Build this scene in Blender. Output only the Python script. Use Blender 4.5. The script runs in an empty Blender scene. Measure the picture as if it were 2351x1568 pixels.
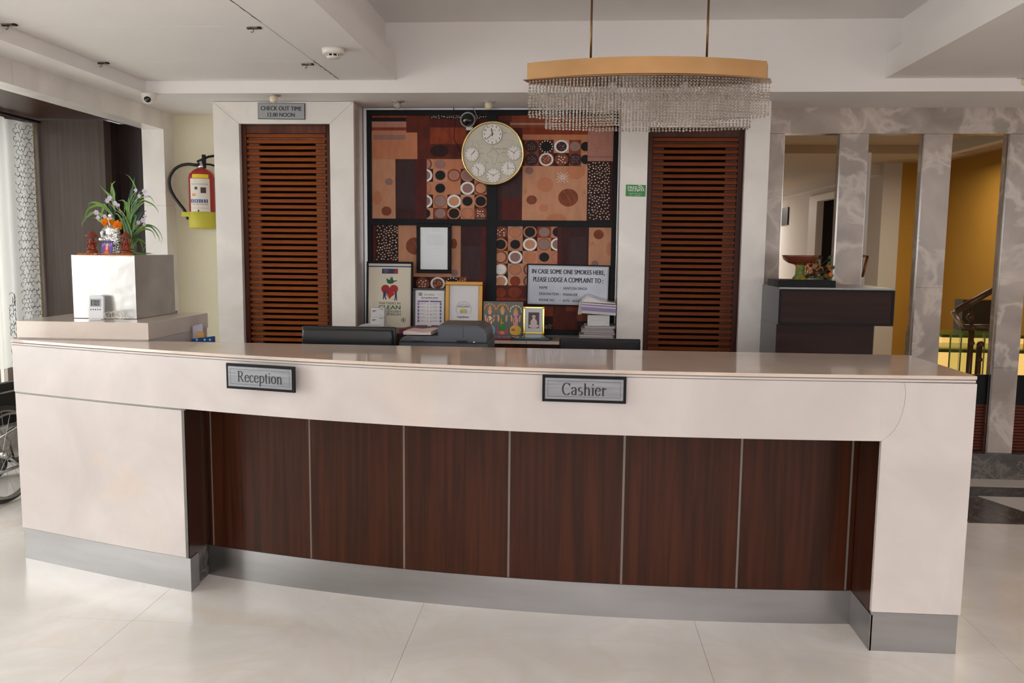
import bpy, math, random
import numpy as np
from mathutils import Vector, Matrix
random.seed(7)
rad = math.radians
scene = bpy.context.scene
COL = scene.collection
# ------------------------------------------------------------------ camera
FPX, W, H = 1920.0, 2351, 1568
_y, _p, _r = rad(4.0), rad(6.3), 0.0105
_F = Vector((-math.sin(_y)*math.cos(_p), math.cos(_y)*math.cos(_p), -math.sin(_p)))
_R0 = Vector((math.cos(_y), math.sin(_y), 0)); _U0 = _R0.cross(_F)
_R = _R0*math.cos(_r) + _U0*math.sin(_r); _U = _U0*math.cos(_r) - _R0*math.sin(_r)
cam_d = bpy.data.cameras.new('camera'); cam = bpy.data.objects.new('camera', cam_d); COL.objects.link(cam)
m3 = Matrix((_R, _U, -_F)).transposed()
cam.matrix_world = Matrix.Translation((0, 0, 1.6)) @ m3.to_4x4()
cam_d.sensor_width = 36; cam_d.lens = FPX/W*36; cam_d.clip_start = 0.05; cam_d.clip_end = 200
scene.camera = cam
# ------------------------------------------------------------------ exposure, sky, light
scene.view_settings.view_transform = 'Standard'; scene.view_settings.look = 'None'
scene.view_settings.exposure = 0.0; scene.view_settings.gamma = 1; scene.view_settings.use_curve_mapping = False
world = bpy.data.worlds.new('world'); scene.world = world; world.use_nodes = True
wn = world.node_tree.nodes; wn.clear()
wo = wn.new('ShaderNodeOutputWorld'); wb = wn.new('ShaderNodeBackground')
wb.inputs[0].default_value = (1.0, 0.982, 0.988, 1); wb.inputs[1].default_value = 2.1
world.node_tree.links.new(wb.outputs[0], wo.inputs[0])

def area(name, loc, rot, sx, sy, power, color=(1, 1, 1)):
    l = bpy.data.lights.new(name, 'AREA'); l.shape = 'RECTANGLE'; l.size = sx; l.size_y = sy; l.energy = power; l.color = color
    o = bpy.data.objects.new(name, l); COL.objects.link(o); o.location = loc; o.rotation_euler = rot
    return o
area('entrance_glass_daylight', (-0.6, -3.6, 1.85), (rad(90), 0, rad(0)), 5.0, 1.5, 60, (1.0, 0.985, 0.985))
area('window_daylight', (-5.6, 2.5, 1.7), (rad(90), 0, rad(-90)), 6.0, 2.2, 255, (1.0, 0.985, 0.98))
area('stairwell_lamp', (3.6, 9.2, 2.6), (0, 0, 0), 1.4, 1.4, 34, (1.0, 0.87, 0.66))
area('corridor_lamp', (2.9, 17.5, 2.6), (0, 0, 0), 1.4, 1.6, 75, (1.0, 0.95, 0.88))

# ------------------------------------------------------------------ positions measured on real planes
def at(x, y, Y):
    d = _F + _R*((x-W/2)/FPX) - _U*((y-H/2)/FPX)
    t = Y/d.y
    return Vector((d.x*t, Y, 1.6+d.z*t))
def atz(x, y, Z):
    d = _F + _R*((x-W/2)/FPX) - _U*((y-H/2)/FPX)
    t = (Z-1.6)/d.z
    return Vector((d.x*t, d.y*t, Z))

# ------------------------------------------------------------------ materials
def lin(c): return tuple(((v/255)/12.92 if v/255 <= 0.04045 else ((v/255+0.055)/1.055)**2.4) for v in c)
_m = {}
def mat(name, rgb, rough=0.5, metal=0.0, var=0.0, vscale=(3, 3, 3), bump=0.0, bscale=60, coat=0.0, spec=0.5, rgb2=None,
        trans=0.0, ior=1.45, emit=None, estr=0.0, detail=4, alpha=1.0, rvar=0.0, dist=0.0, sheen=0.0):
    if name in _m: return _m[name]
    m = bpy.data.materials.new(name); m.use_nodes = True; nt = m.node_tree; b = nt.nodes['Principled BSDF']
    c = lin(rgb)
    b.inputs['Base Color'].default_value = (*c, 1); b.inputs['Roughness'].default_value = rough; b.inputs['Metallic'].default_value = metal
    b.inputs['Specular IOR Level'].default_value = spec; b.inputs['Coat Weight'].default_value = coat; b.inputs['Coat Roughness'].default_value = 0.08
    b.inputs['Transmission Weight'].default_value = trans; b.inputs['IOR'].default_value = ior; b.inputs['Alpha'].default_value = alpha
    if emit: b.inputs['Emission Color'].default_value = (*lin(emit), 1); b.inputs['Emission Strength'].default_value = estr
    if var > 0 or rgb2 or bump > 0 or rvar > 0:
        tc = nt.nodes.new('ShaderNodeTexCoord'); mp = nt.nodes.new('ShaderNodeMapping'); mp.inputs['Scale'].default_value = vscale
        nt.links.new(tc.outputs['Object'], mp.inputs[0])
        n = nt.nodes.new('ShaderNodeTexNoise'); n.inputs['Scale'].default_value = 1; n.inputs['Detail'].default_value = detail; n.inputs['Distortion'].default_value = dist
        nt.links.new(mp.outputs[0], n.inputs['Vector'])
        if var > 0 or rgb2:
            r = nt.nodes.new('ShaderNodeValToRGB')
            c2 = lin(rgb2) if rgb2 else tuple(min(1, v*(1-var)) for v in c)
            r.color_ramp.elements[0].position = 0.36; r.color_ramp.elements[0].color = (*c2, 1)
            r.color_ramp.elements[1].position = 0.64; r.color_ramp.elements[1].color = (*c, 1)
            nt.links.new(n.outputs['Fac'], r.inputs[0]); nt.links.new(r.outputs[0], b.inputs['Base Color'])
        if rvar > 0:
            mr = nt.nodes.new('ShaderNodeMapRange'); mr.inputs['To Min'].default_value = max(0.02, rough-rvar); mr.inputs['To Max'].default_value = rough+rvar
            nt.links.new(n.outputs['Fac'], mr.inputs[0]); nt.links.new(mr.outputs[0], b.inputs['Roughness'])
        if bump > 0:
            n2 = nt.nodes.new('ShaderNodeTexNoise'); n2.inputs['Scale'].default_value = bscale; n2.inputs['Detail'].default_value = 3
            nt.links.new(tc.outputs['Object'], n2.inputs['Vector'])
            bp = nt.nodes.new('ShaderNodeBump'); bp.inputs['Strength'].default_value = bump; bp.inputs['Distance'].default_value = 0.01
            nt.links.new(n2.outputs['Fac'], bp.inputs['Height']); nt.links.new(bp.outputs[0], b.inputs['Normal'])
    _m[name] = m
    return m

def marble(name, base, vein, rough=0.2, scale=1.4, warm=(170, 140, 110), amt=0.5, spec=0.5, cloud=None, vd=1.8, vw=.06):
    """stone: soft clouds, ridged veins and a little rusty staining"""
    if name in _m: return _m[name]
    m = bpy.data.materials.new(name); m.use_nodes = True; nt = m.node_tree; b = nt.nodes['Principled BSDF']
    N = nt.nodes.new; L = nt.links.new
    tc = N('ShaderNodeTexCoord'); mp = N('ShaderNodeMapping'); L(tc.outputs['Object'], mp.inputs[0]); mp.inputs['Scale'].default_value = (scale,)*3
    n1 = N('ShaderNodeTexNoise'); n1.inputs['Scale'].default_value = 1.6; n1.inputs['Detail'].default_value = 5; n1.inputs['Distortion'].default_value = 1.2
    L(mp.outputs[0], n1.inputs['Vector'])
    r1 = N('ShaderNodeValToRGB'); cl = cloud or tuple(int(v*0.93) for v in base)
    r1.color_ramp.elements[0].position = 0.35; r1.color_ramp.elements[0].color = (*lin(cl), 1)
    r1.color_ramp.elements[1].position = 0.68; r1.color_ramp.elements[1].color = (*lin(base), 1); L(n1.outputs['Fac'], r1.inputs[0])
    n2 = N('ShaderNodeTexNoise'); n2.inputs['Scale'].default_value = 2.3; n2.inputs['Detail'].default_value = 7; n2.inputs['Distortion'].default_value = vd
    L(mp.outputs[0], n2.inputs['Vector'])
    r2 = N('ShaderNodeValToRGB'); e = r2.color_ramp.elements; e[0].position = 0.5-vw; e[0].color = (0, 0, 0, 1); e[1].position = 0.5; e[1].color = (1, 1, 1, 1)
    e3 = e.new(0.5+vw); e3.color = (0, 0, 0, 1); L(n2.outputs['Fac'], r2.inputs[0])
    ma = N('ShaderNodeMath'); ma.operation = 'MULTIPLY'; ma.inputs[1].default_value = amt; L(r2.outputs[0], ma.inputs[0])
    mx = N('ShaderNodeMix'); mx.data_type = 'RGBA'; L(ma.outputs[0], mx.inputs[0]); L(r1.outputs[0], mx.inputs[6]); mx.inputs[7].default_value = (*lin(vein), 1)
    n3 = N('ShaderNodeTexNoise'); n3.inputs['Scale'].default_value = 0.9; n3.inputs['Detail'].default_value = 6; n3.inputs['Distortion'].default_value = 2.5
    L(mp.outputs[0], n3.inputs['Vector'])
    r3 = N('ShaderNodeValToRGB'); e = r3.color_ramp.elements; e[0].position = 0.60; e[0].color = (0, 0, 0, 1); e[1].position = 0.72; e[1].color = (0.35, 0.35, 0.35, 1)
    L(n3.outputs['Fac'], r3.inputs[0])
    mx2 = N('ShaderNodeMix'); mx2.data_type = 'RGBA'; L(r3.outputs[0], mx2.inputs[0]); L(mx.outputs[2], mx2.inputs[6]); mx2.inputs[7].default_value = (*lin(warm), 1)
    L(mx2.outputs[2], b.inputs['Base Color']); b.inputs['Roughness'].default_value = rough; b.inputs['Specular IOR Level'].default_value = spec
    _m[name] = m
    return m

PAINT = mat('ceiling_paint', (242, 237, 234), 0.85, bump=0.03, bscale=30, var=0.03, vscale=(1.3, 1.3, 1.3))
FLOOR = marble('floor_marble', (246, 240, 234), (234, 222, 208), 0.20, 0.9, warm=(222, 196, 160), amt=0.4)
GROUT = mat('floor_grout', (168, 160, 150), 0.8)
DARKM = marble('dark_marble', (84, 78, 74), (134, 124, 116), 0.25, 3.0, warm=(110, 95, 80), amt=0.5, cloud=(58, 53, 50))
WHITE = marble('cream_stone', (214, 204, 199), (206, 192, 183), 0.30, 1.1, warm=(222, 200, 176), amt=0.25)
CTOP = marble('polished_counter_stone', (226, 206, 192), (216, 193, 178), 0.07, 1.0, warm=(214, 192, 170), amt=0.25, spec=0.6)
PORTAL = marble('white_portal_marble', (240, 234, 227), (228, 220, 212), 0.22, 1.3, warm=(208, 190, 170), amt=0.25)
GREYM = marble('onyx_marble', (188, 173, 163), (220, 206, 195), 0.18, 1.1, warm=(190, 154, 118), amt=0.6, cloud=(152, 140, 132), vd=.5, vw=.045)
STEEL = mat('brushed_steel', (170, 168, 168), 0.30, 1.0, rgb2=(156, 153, 152), vscale=(1.2, 1.2, 8), rvar=0.08, bump=0.02, bscale=8)
STEELF = mat('box_steel', (205, 203, 200), 0.26, 1.0, rgb2=(186, 182, 178), vscale=(4, 4, 7), bump=0.35, bscale=5)
CHROME = mat('chrome', (215, 215, 215), 0.12, 1.0)
ALU = mat('aluminium', (205, 205, 208), 0.3, 0.9)
def wood(name, a, b2, rough=0.3, sc=(22, 22, 1.2), coat=0.0):
    return mat(name, a, rough, rgb2=b2, vscale=sc, detail=8, dist=0.6, coat=0.0, spec=0.22, bump=0.03, bscale=90)
MAHOG = wood('mahogany_veneer', (70, 34, 18), (47, 24, 14), 0.30, (38, 38, 1.3), 0.1)
MAHOGD = wood('dark_wood_edge', (64, 38, 28), (46, 28, 22), 0.35)
SLAT = wood('slat_teak', (146, 72, 18), (118, 56, 14), 0.5, (1.5, 20, 20), 0.05)
DOORW = wood('door_frame_wood', (104, 62, 48), (84, 48, 38), 0.35)
BATTEN = wood('batten_wood', (150, 100, 82), (128, 82, 66), 0.4)
SMOKED = wood('smoked_wood_panel', (88, 76, 70), (74, 62, 56), 0.35, (30, 30, 1.0))
SMOKED2 = wood('dark_smoked_panel', (58, 46, 44), (46, 36, 34), 0.35, (30, 30, 1.0))
YELLOW = mat('pale_yellow_paint', (224, 216, 190), 0.8, var=0.05, vscale=(2, 2, 2))
OCHRE = mat('ochre_paint', (180, 134, 50), 0.8, var=0.05, vscale=(2, 2, 2))
BLACK = mat('black_lacquer', (16, 16, 18), 0.45, spec=0.2)
BLACKM = mat('black_matte', (16, 16, 17), 0.7)
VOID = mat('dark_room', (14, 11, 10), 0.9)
GOLD = mat('brushed_gold_band', (208, 164, 116), 0.42, 0.75, rgb2=(196, 150, 100), vscale=(3, 3, 3))
GOLDF = mat('gilt_frame', (176, 130, 62), 0.42, 0.7)
BRASS = mat('brass', (230, 208, 146), 0.22, 1.0)
BRONZE = mat('bronze_rod', (128, 96, 60), 0.35, 0.9)
WPLAST = mat('white_plastic', (222, 218, 208), 0.4)
GLASS = mat('clear_glass', (245, 250, 248), 0.02, trans=1.0, ior=1.45)
BEAD = mat('crystal_bead', (246, 238, 228), 0.05, trans=0.88, ior=1.45, spec=1.0)

# ------------------------------------------------------------------ mesh builder
_tcache = {}
def text_geo(s, bold=0.0):
    k = (s, bold)
    if k in _tcache: return _tcache[k]
    cu = bpy.data.curves.new('t', 'FONT'); cu.body = s; cu.offset = bold; cu.resolution_u = 3
    o = bpy.data.objects.new('t', cu); COL.objects.link(o)
    dg = bpy.context.evaluated_depsgraph_get(); me = o.evaluated_get(dg).to_mesh()
    v = [(q.co.x, q.co.y) for q in me.vertices]; f = [tuple(p.vertices) for p in me.polygons]
    o.evaluated_get(dg).to_mesh_clear(); bpy.data.objects.remove(o); bpy.data.curves.remove(cu)
    xs = [a for a, b in v]; ys = [b for a, b in v]
    x0, x1, y0, y1 = min(xs), max(xs), min(ys), max(ys)
    v = [((a-x0)/(x1-x0), (b-y0)/(y1-y0)) for a, b in v]
    _tcache[k] = (v, f)
    return v, f

LOCAL = set()      # things whose parts are modelled in the thing's own axes
class MB:
    def __init__(s): s.v = []; s.f = []; s.m = []; s.sm = []; s.mats = []
    def mi(s, m):
        if m not in s.mats: s.mats.append(m)
        return s.mats.index(m)
    def add(s, vs, fs, m, smooth=False):
        o = len(s.v); s.v += [tuple(p) for p in vs]; i = s.mi(m)
        for f in fs: s.f.append(tuple(a+o for a in f)); s.m.append(i); s.sm.append(smooth)
        return s
    def box(s, x0, x1, y0, y1, z0, z1, m, M=None):
        vs = [(x, y, z) for z in (z0, z1) for y in (y0, y1) for x in (x0, x1)]
        if M: vs = [tuple(M @ Vector(p)) for p in vs]
        return s.add(vs, [(0, 2, 3, 1), (4, 5, 7, 6), (0, 1, 5, 4), (2, 6, 7, 3), (0, 4, 6, 2), (1, 3, 7, 5)], m)
    def cbox(s, c, d, m, M=None):
        return s.box(c[0]-d[0]/2, c[0]+d[0]/2, c[1]-d[1]/2, c[1]+d[1]/2, c[2]-d[2]/2, c[2]+d[2]/2, m, M)
    def prism(s, pts, z0, z1, m):                       # plan polygon (x,y), counter-clockwise
        n = len(pts); vs = [(x, y, z0) for x, y in pts]+[(x, y, z1) for x, y in pts]
        return s.add(vs, [tuple(range(n-1, -1, -1)), tuple(range(n, 2*n))]+[(i, (i+1) % n, (i+1) % n+n, i+n) for i in range(n)], m)
    def plate(s, pts, y0, y1, m):                       # elevation polygon (x,z), thickness in y (front y0)
        n = len(pts); vs = [(x, y0, z) for x, z in pts]+[(x, y1, z) for x, z in pts]
        return s.add(vs, [tuple(range(n)), tuple(range(2*n-1, n-1, -1))]+[(i, i+n, (i+1) % n+n, (i+1) % n) for i in range(n)], m)
    def sideplate(s, pts, x0, x1, m):                   # side polygon (y,z), thickness in x
        n = len(pts); vs = [(x0, y, z) for y, z in pts]+[(x1, y, z) for y, z in pts]
        return s.add(vs, [tuple(range(n-1, -1, -1)), tuple(range(n, 2*n))]+[(i, (i+1) % n, (i+1) % n+n, i+n) for i in range(n)], m)
    # flat print shapes in the xz plane, facing -y
    def rect(s, x0, z0, x1, z1, y, m): return s.add([(x0, y, z0), (x1, y, z0), (x1, y, z1), (x0, y, z1)], [(0, 1, 2, 3)], m)
    def poly(s, pts, y, m): return s.add([(x, y, z) for x, z in pts], [tuple(range(len(pts)))], m)
    def disc(s, cx, cz, rx, rz, y, m, n=22, a0=0): return s.poly([(cx+rx*math.cos(a0+2*math.pi*i/n), cz+rz*math.sin(a0+2*math.pi*i/n)) for i in range(n)], y, m)
    def discclip(s, cx, cz, rx, rz, y, m, x0, x1, z0, z1, n=24):
        pts = [(min(max(cx+rx*math.cos(2*math.pi*i/n), x0), x1), min(max(cz+rz*math.sin(2*math.pi*i/n), z0), z1)) for i in range(n)]
        return s.poly(pts, y, m)
    def ribbon(s, pts, w, y, m, wf=None):
        n = len(pts); L = []; R = []
        for i in range(n):
            a = pts[max(0, i-1)]; b = pts[min(n-1, i+1)]; dx, dz = b[0]-a[0], b[1]-a[1]; l = math.hypot(dx, dz) or 1
            ww = (wf(dx/l, dz/l) if wf else w)/2
            L.append((pts[i][0]-dz/l*ww, y, pts[i][1]+dx/l*ww)); R.append((pts[i][0]+dz/l*ww, y, pts[i][1]-dx/l*ww))
        return s.add(L+R, [(i+n, i+n+1, i+1, i) for i in range(n-1)], m)
    def text(s, t, cx, cz, w, h, y, m, bold=0.0, shear=0.0):
        v, f = text_geo(t, 0.0)
        if bold > 0:
            for q, dx in enumerate((-1, 1)): s.add([(cx+(a-.5)*w+dx*h*min(bold, .03)*1.3, y-.00003*(q+1), cz+(b-.5)*h+shear*(a-.5)*w) for a, b in v], f, m)
        return s.add([(cx+(a-.5)*w, y, cz+(b-.5)*h+shear*(a-.5)*w) for a, b in v], f, m)
    def tube(s, pts, r, m, n=8, caps=True, r1=None):
        pts = [Vector(p) for p in pts]; k = len(pts); vs = []; prev = None
        for i, p in enumerate(pts):
            t = (pts[min(k-1, i+1)]-pts[max(0, i-1)]).normalized()
            if prev is None:
                a = Vector((0, 0, 1)) if abs(t.z) < .9 else Vector((1, 0, 0)); u = t.cross(a).normalized()
            else: u = (prev-t*prev.dot(t)).normalized()
            prev = u; w = t.cross(u); rr = r if r1 is None else r+(r1-r)*i/(k-1)
            for j in range(n):
                an = 2*math.pi*j/n; vs.append(p+u*rr*math.cos(an)+w*rr*math.sin(an))
        fs = [(i*n+j, i*n+(j+1) % n, (i+1)*n+(j+1) % n, (i+1)*n+j) for i in range(k-1) for j in range(n)]
        if caps: fs += [tuple(range(n-1, -1, -1)), tuple(range((k-1)*n, k*n))]
        return s.add(vs, fs, m, True)
    def lathe(s, prof, c, m, n=24, sx=1, sy=1):
        vs = []; k = len(prof)
        for r, z in prof:
            for j in range(n):
                an = 2*math.pi*j/n; vs.append((c[0]+r*math.cos(an)*sx, c[1]+r*math.sin(an)*sy, c[2]+z))
        fs = [(i*n+j, i*n+(j+1) % n, (i+1)*n+(j+1) % n, (i+1)*n+j) for i in range(k-1) for j in range(n)]
        if prof[0][0] > 1e-5: fs.append(tuple(range(n-1, -1, -1)))
        if prof[-1][0] > 1e-5: fs.append(tuple(range((k-1)*n, k*n)))
        return s.add(vs, fs, m, True)
    def ball(s, c, r, m, n=10, k=7):
        if isinstance(r, (int, float)): r = (r, r, r)
        prof = [(math.sin(math.pi*i/k), -math.cos(math.pi*i/k)) for i in range(k+1)]
        vs = []
        for a, z in prof:
            for j in range(n):
                an = 2*math.pi*j/n; vs.append((c[0]+a*math.cos(an)*r[0], c[1]+a*math.sin(an)*r[1], c[2]+z*r[2]))
        fs = [(i*n+j, i*n+(j+1) % n, (i+1)*n+(j+1) % n, (i+1)*n+j) for i in range(k) for j in range(n)]
        return s.add(vs, fs, m, True)
    def build(s, name, parent=None, label=None, cat=None, group=None, kind=None, loc=None, bevel=0.0):
        org = Vector(loc) if loc else Vector((0, 0, 0))
        base = Vector((0, 0, 0)); p = parent
        while p is not None:
            if p.name in LOCAL: base = Vector((0, 0, 0)); break
            base += p.location; p = p.parent
        me = bpy.data.meshes.new(name)
        me.from_pydata([tuple(Vector(v)-base-org) for v in s.v], [], s.f)
        for m in s.mats: me.materials.append(m)
        me.polygons.foreach_set('material_index', s.m); me.polygons.foreach_set('use_smooth', s.sm)
        me.validate(); me.update()
        o = bpy.data.objects.new(name, me); COL.objects.link(o)
        if parent: o.parent = parent
        o.location = org
        if bevel > 0:
            b = o.modifiers.new('bevel', 'BEVEL'); b.width = bevel; b.segments = 2; b.limit_method = 'ANGLE'
        return tag(o, label, cat, group, kind)
def tag(o, label=None, cat=None, group=None, kind=None):
    if label: o['label'] = label
    if cat: o['category'] = cat
    if group: o['group'] = group
    if kind: o['kind'] = kind
    return o
def thing(name, label, cat, loc=(0, 0, 0), group=None, kind=None):
    o = bpy.data.objects.new(name, None); COL.objects.link(o); o.location = loc; o.empty_display_size = 0.05
    return tag(o, label, cat, group, kind)
def shared(name, mesh, parent, loc, label=None):       # another piece that shares a mesh
    o = bpy.data.objects.new(name, mesh); COL.objects.link(o); o.parent = parent; o.location = loc
    if label: o['label'] = label
    return o
def copy_tree(o, parent=None):
    c = o.copy(); COL.objects.link(c)
    if parent is not None: c.parent = parent
    for ch in list(o.children): copy_tree(ch, c)
    return c
S = 'structure'

# ================================================================== SETTING
# floor: big pale marble slabs, hairline joints
fl = thing('floor', None, None, (0, 0, 0), kind=S)
MB().box(-6, 6, -4, 18, -0.08, -0.012, GROUT).build('floor_bed', fl)
xs = [-5.4, -4.2, -3.05, -1.85, -0.64, 0.56, 1.76, 2.96, 4.16]; ys = [-0.32, 0.9, 2.1, 3.31, 4.52, 5.73, 6.94]
sl = None
for i in range(len(xs)-1):
    for j in range(len(ys)-1):
        cx, cy = (xs[i]+xs[i+1])/2, (ys[j]+ys[j+1])/2
        if cx > 2.3 and cy > 4.4: continue
        MB().box(xs[i]+.0007, xs[i+1]-.0007, ys[j]+.0007, ys[j+1]-.0007, -0.012, 0.0, FLOOR).build('floor_slab', fl)
MB().box(1.76, 5.4, 4.5207, 5.04, -0.012, 0, FLOOR).build('floor_slab', fl)
MB().box(1.76, 6, 6.2, 18, -0.012, 0.0, FLOOR).build('floor_slab', fl)
MB().box(1.76, 2.4, 5.042, 6.2, -0.012, 0.0, FLOOR).build('floor_slab', fl)
MB().box(2.402, 5.4, 5.042, 5.60, -0.012, 0.0, DARKM).build('border_slab', fl)
MB().box(2.402, 5.4, 5.602, 5.61, -0.012, 0.0, DARKM).build('border_slab', fl)
MB().box(2.402, 5.4, 5.612, 5.86, -0.012, 0.0, DARKM).build('border_slab', fl)
MB().box(2.402, 5.4, 5.862, 6.2, -0.012, 0.0, FLOOR).build('floor_slab', fl)
MB().prism([(2.72, 5.33), (3.05, 5.33), (3.02, 5.62), (2.74, 5.62)][:0] or [(2.86, 5.30), (3.6, 5.30), (3.35, 5.62), (2.72, 5.62)], 0.0, 0.0015, FLOOR).build('inlay', fl)

# ceiling
ce = thing('ceiling', None, None, (0, 0, 2.6), kind=S)
MB().box(-3.3, 5.4, 5.5, 6.36, 2.60, 3.12, PAINT).build('soffit', ce)
MB().box(-3.07, -2.83, -3.2, 5.5, 2.60, 2.83, PAINT).build('side_soffit', ce)
XS = -1.523
def cpanel(x0, x1, y0, y1): MB().box(x0+.002, x1-.002, y0+.002, y1-.002, 2.68, 2.70, PAINT).build('ceiling_panel', ce, bevel=.0012)
cpanel(XS, -1.15, -3.2, 5.5)
for y0, y1 in ((-3.2, 2.6), (2.6, 3.4), (3.4, 4.17), (4.17, 4.94), (4.94, 5.5)): cpanel(-2.83, XS, y0, y1)
CRACK = mat('crack_dark', (52, 46, 42), 0.9)
MB().box(-2.83, -1.152, -3.2, 5.5, 2.70, 2.83, PAINT).build('beam', ce)
pts = []
for i in range(16): pts.append((XS+.004*math.sin(i*2.1), 5.46-i*0.035, 2.6802))
MB().tube(pts, 0.0022, CRACK, 4).build('joint_gap', ce)
pts = [(XS+.003*math.sin(i*1.7), 4.1-i*0.035, 2.6802) for i in range(14)]
MB().tube(pts, 0.0018, CRACK, 4).build('joint_gap', ce)
MB().box(-3.0, -1.222, -3.2, 5.5, 2.83, 3.12, PAINT).build('cove_wall', ce)
MB().box(1.924, 5.4, -3.2, 5.5, 2.68, 2.83, PAINT).build('beam', ce)
MB().box(2.012, 5.4, -3.2, 5.5, 2.83, 3.12, PAINT).build('cove_wall', ce)
MB().box(-1.3, 2.1, -3.2, 5.5, 3.04, 3.12, PAINT).build('tray_top', ce)
LAT = mat('latch_metal', (150, 142, 128), 0.5, 0.5, rgb2=(90, 80, 70), vscale=(60, 60, 60))
def latch(x, y):
    t = MB().box(x-.032, x+.032, y-.010, y+.010, 2.670, 2.679, LAT).box(x-.028, x+.01, y-.012, y-.007, 2.668, 2.672, BLACKM).box(x+.026, x+.038, y-.013, y+.013, 2.672, 2.679, BLACKM)
    t.tube([(x, y-.01, 2.672), (x+.004, y-.012, 2.655), (x-.006, y-.012, 2.65), (x-.008, y-.012, 2.657)], .0022, LAT, 6)
    return t.build('panel_latch', ce)
for px, py in ((20, 55), (582, 62), (235, 143), (705, 146)):
    p = atz(px, py, 2.68); latch(p.x, p.y)

# left marble portal, yellow wall, wood alcove
wl = thing('wall_left', None, None, (-3.07, 5, 0), kind=S)
for y0, y1 in ((-3.2, 1.6), (1.604, 3.0), (3.004, 4.497), (4.501, 6.2)):
    MB().box(-3.22, -3.07, y0, y1, 2.465, 2.60, PORTAL).build('lintel_block', wl)
MB().box(-3.24, -3.07, 6.203, 6.36, 1.9005, 2.60, PORTAL).build('pier_block', wl)
MB().box(-3.24, -3.07, 6.203, 6.36, 0, 1.8995, PORTAL).build('pier_block', wl)
MB().box(-4.6, -3.54, 6.21, 6.30, 0, 2.535, SMOKED).build('wood_panel', wl)
MB().box(-3.54, -3.24, 6.42, 6.5, 0, 2.535, SMOKED2).build('wood_panel', wl)
MB().box(-3.545, -3.535, 6.30, 6.42, 0, 2.535, SMOKED2).build('wood_return', wl)
MB().box(-4.6, -3.22, -3.2, 6.5, 2.54, 2.66, MAHOG).build('wood_soffit', wl)
tag(MB().box(-3.07, -2.50, 6.36, 6.46, 0, 2.60, YELLOW).build('wall_back'), kind=S)
wb_ = thing('wall_back_centre', None, None, (0, 6.36, 0), kind=S)
MB().box(-1.52, 0.33, 6.12, 6.36, 0, 2.60, PORTAL).build('niche_wall', wb_)
# window
wi = thing('window_1', None, None, (-4.35, 4.4, 0), kind=S)
FRM = mat('window_frame', (196, 186, 176), 0.5)
MB().box(-4.40, -4.32, -3.2, 6.2, 0.0, 0.25, PORTAL).box(-4.40, -4.32, -3.2, 6.2, 2.5, 2.56, FRM).build('sill_wall', wi)
for y in (-3.2, -1.8, -.6, .8, 2.0, 3.4, 4.8, 6.12): MB().box(-4.40, -4.34, y, y+.06, 0.25, 2.5, FRM).build('mullion', wi)
for y0, y1 in ((-3.14, -1.8), (-1.74, -.6), (-.54, .8), (.86, 2.0), (2.06, 3.4), (3.46, 4.8), (4.86, 6.12)): MB().box(-4.372, -4.368, y0, y1, 0.25, 2.5, GLASS).build('pane', wi)

GRD = mat('forecourt_paving', (150, 142, 134), .8, var=.1, vscale=(.5, .5, .5))
gr_ = thing('ground', None, None, (0, 0, -.1), kind=S)
MB().box(-30, 30, -34, -4.0, -.10, -.02, GRD).build('forecourt', gr_); MB().box(-30, -6.0, -4.0, 20, -.10, -.02, mat('bounce_ground', (232, 226, 220), .8, var=.05, vscale=(.5, .5, .5))).build('forecourt', gr_)  # left ground paled in place of sun, to bounce light onto the ceiling
# door portals
def portal(n, x0, x1, ox0, ox1, zt, zo, nm):
    w = thing(nm, None, None, ((x0+x1)/2, 5.8, 0), kind=S); y0, y1 = 5.80, 5.84
    g = .0012
    MB().plate([(x0, 0), (ox0, 0), (ox0, zo-g), (x0, zt-g)][:0] or [(x0, 0.0), (ox0, 0.0), (ox0, zo-g), (x0, zt-g)], y0, y1, PORTAL).build('jamb_slab', w)
    MB().plate([(ox1, 0.0), (x1, 0.0), (x1, zt-g), (ox1, zo-g)], y0, y1, PORTAL).build('jamb_slab', w)
    MB().plate([(x0+g, zt), (ox0+g, zo), (ox1-g, zo), (x1-g, zt)], y0, y1, PORTAL).build('head_slab', w)
    MB().box(x0, x0+.03, y1, 6.35, 0, zt, PORTAL).build('return_slab', w)
    MB().box(x1-.03, x1, y1, 6.35, 0, zt, marble('shaded_reveal_stone', (206, 188, 174), (190, 168, 150), .25) if n == 1 else PORTAL).build('return_slab', w)  # niche shade put into the stone colour of the left portal's inner return
    MB().box(ox0-.02, ox0, y1, 5.97, 0, zo, DOORW).box(ox1, ox1+.02, y1, 5.97, 0, zo, DOORW).box(ox0, ox1, y1, 5.97, zo, zo+.02, DOORW).build('opening_lining', w)
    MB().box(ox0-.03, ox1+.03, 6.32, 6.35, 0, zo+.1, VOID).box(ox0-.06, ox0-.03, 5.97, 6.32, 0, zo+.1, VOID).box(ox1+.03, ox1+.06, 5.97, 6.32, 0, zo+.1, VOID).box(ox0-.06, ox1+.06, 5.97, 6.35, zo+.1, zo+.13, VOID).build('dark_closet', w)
    return w
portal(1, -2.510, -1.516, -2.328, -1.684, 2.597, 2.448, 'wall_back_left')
portal(2, 0.318, 1.305, 0.500, 1.147, 2.597, 2.425, 'wall_back_right')
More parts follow.
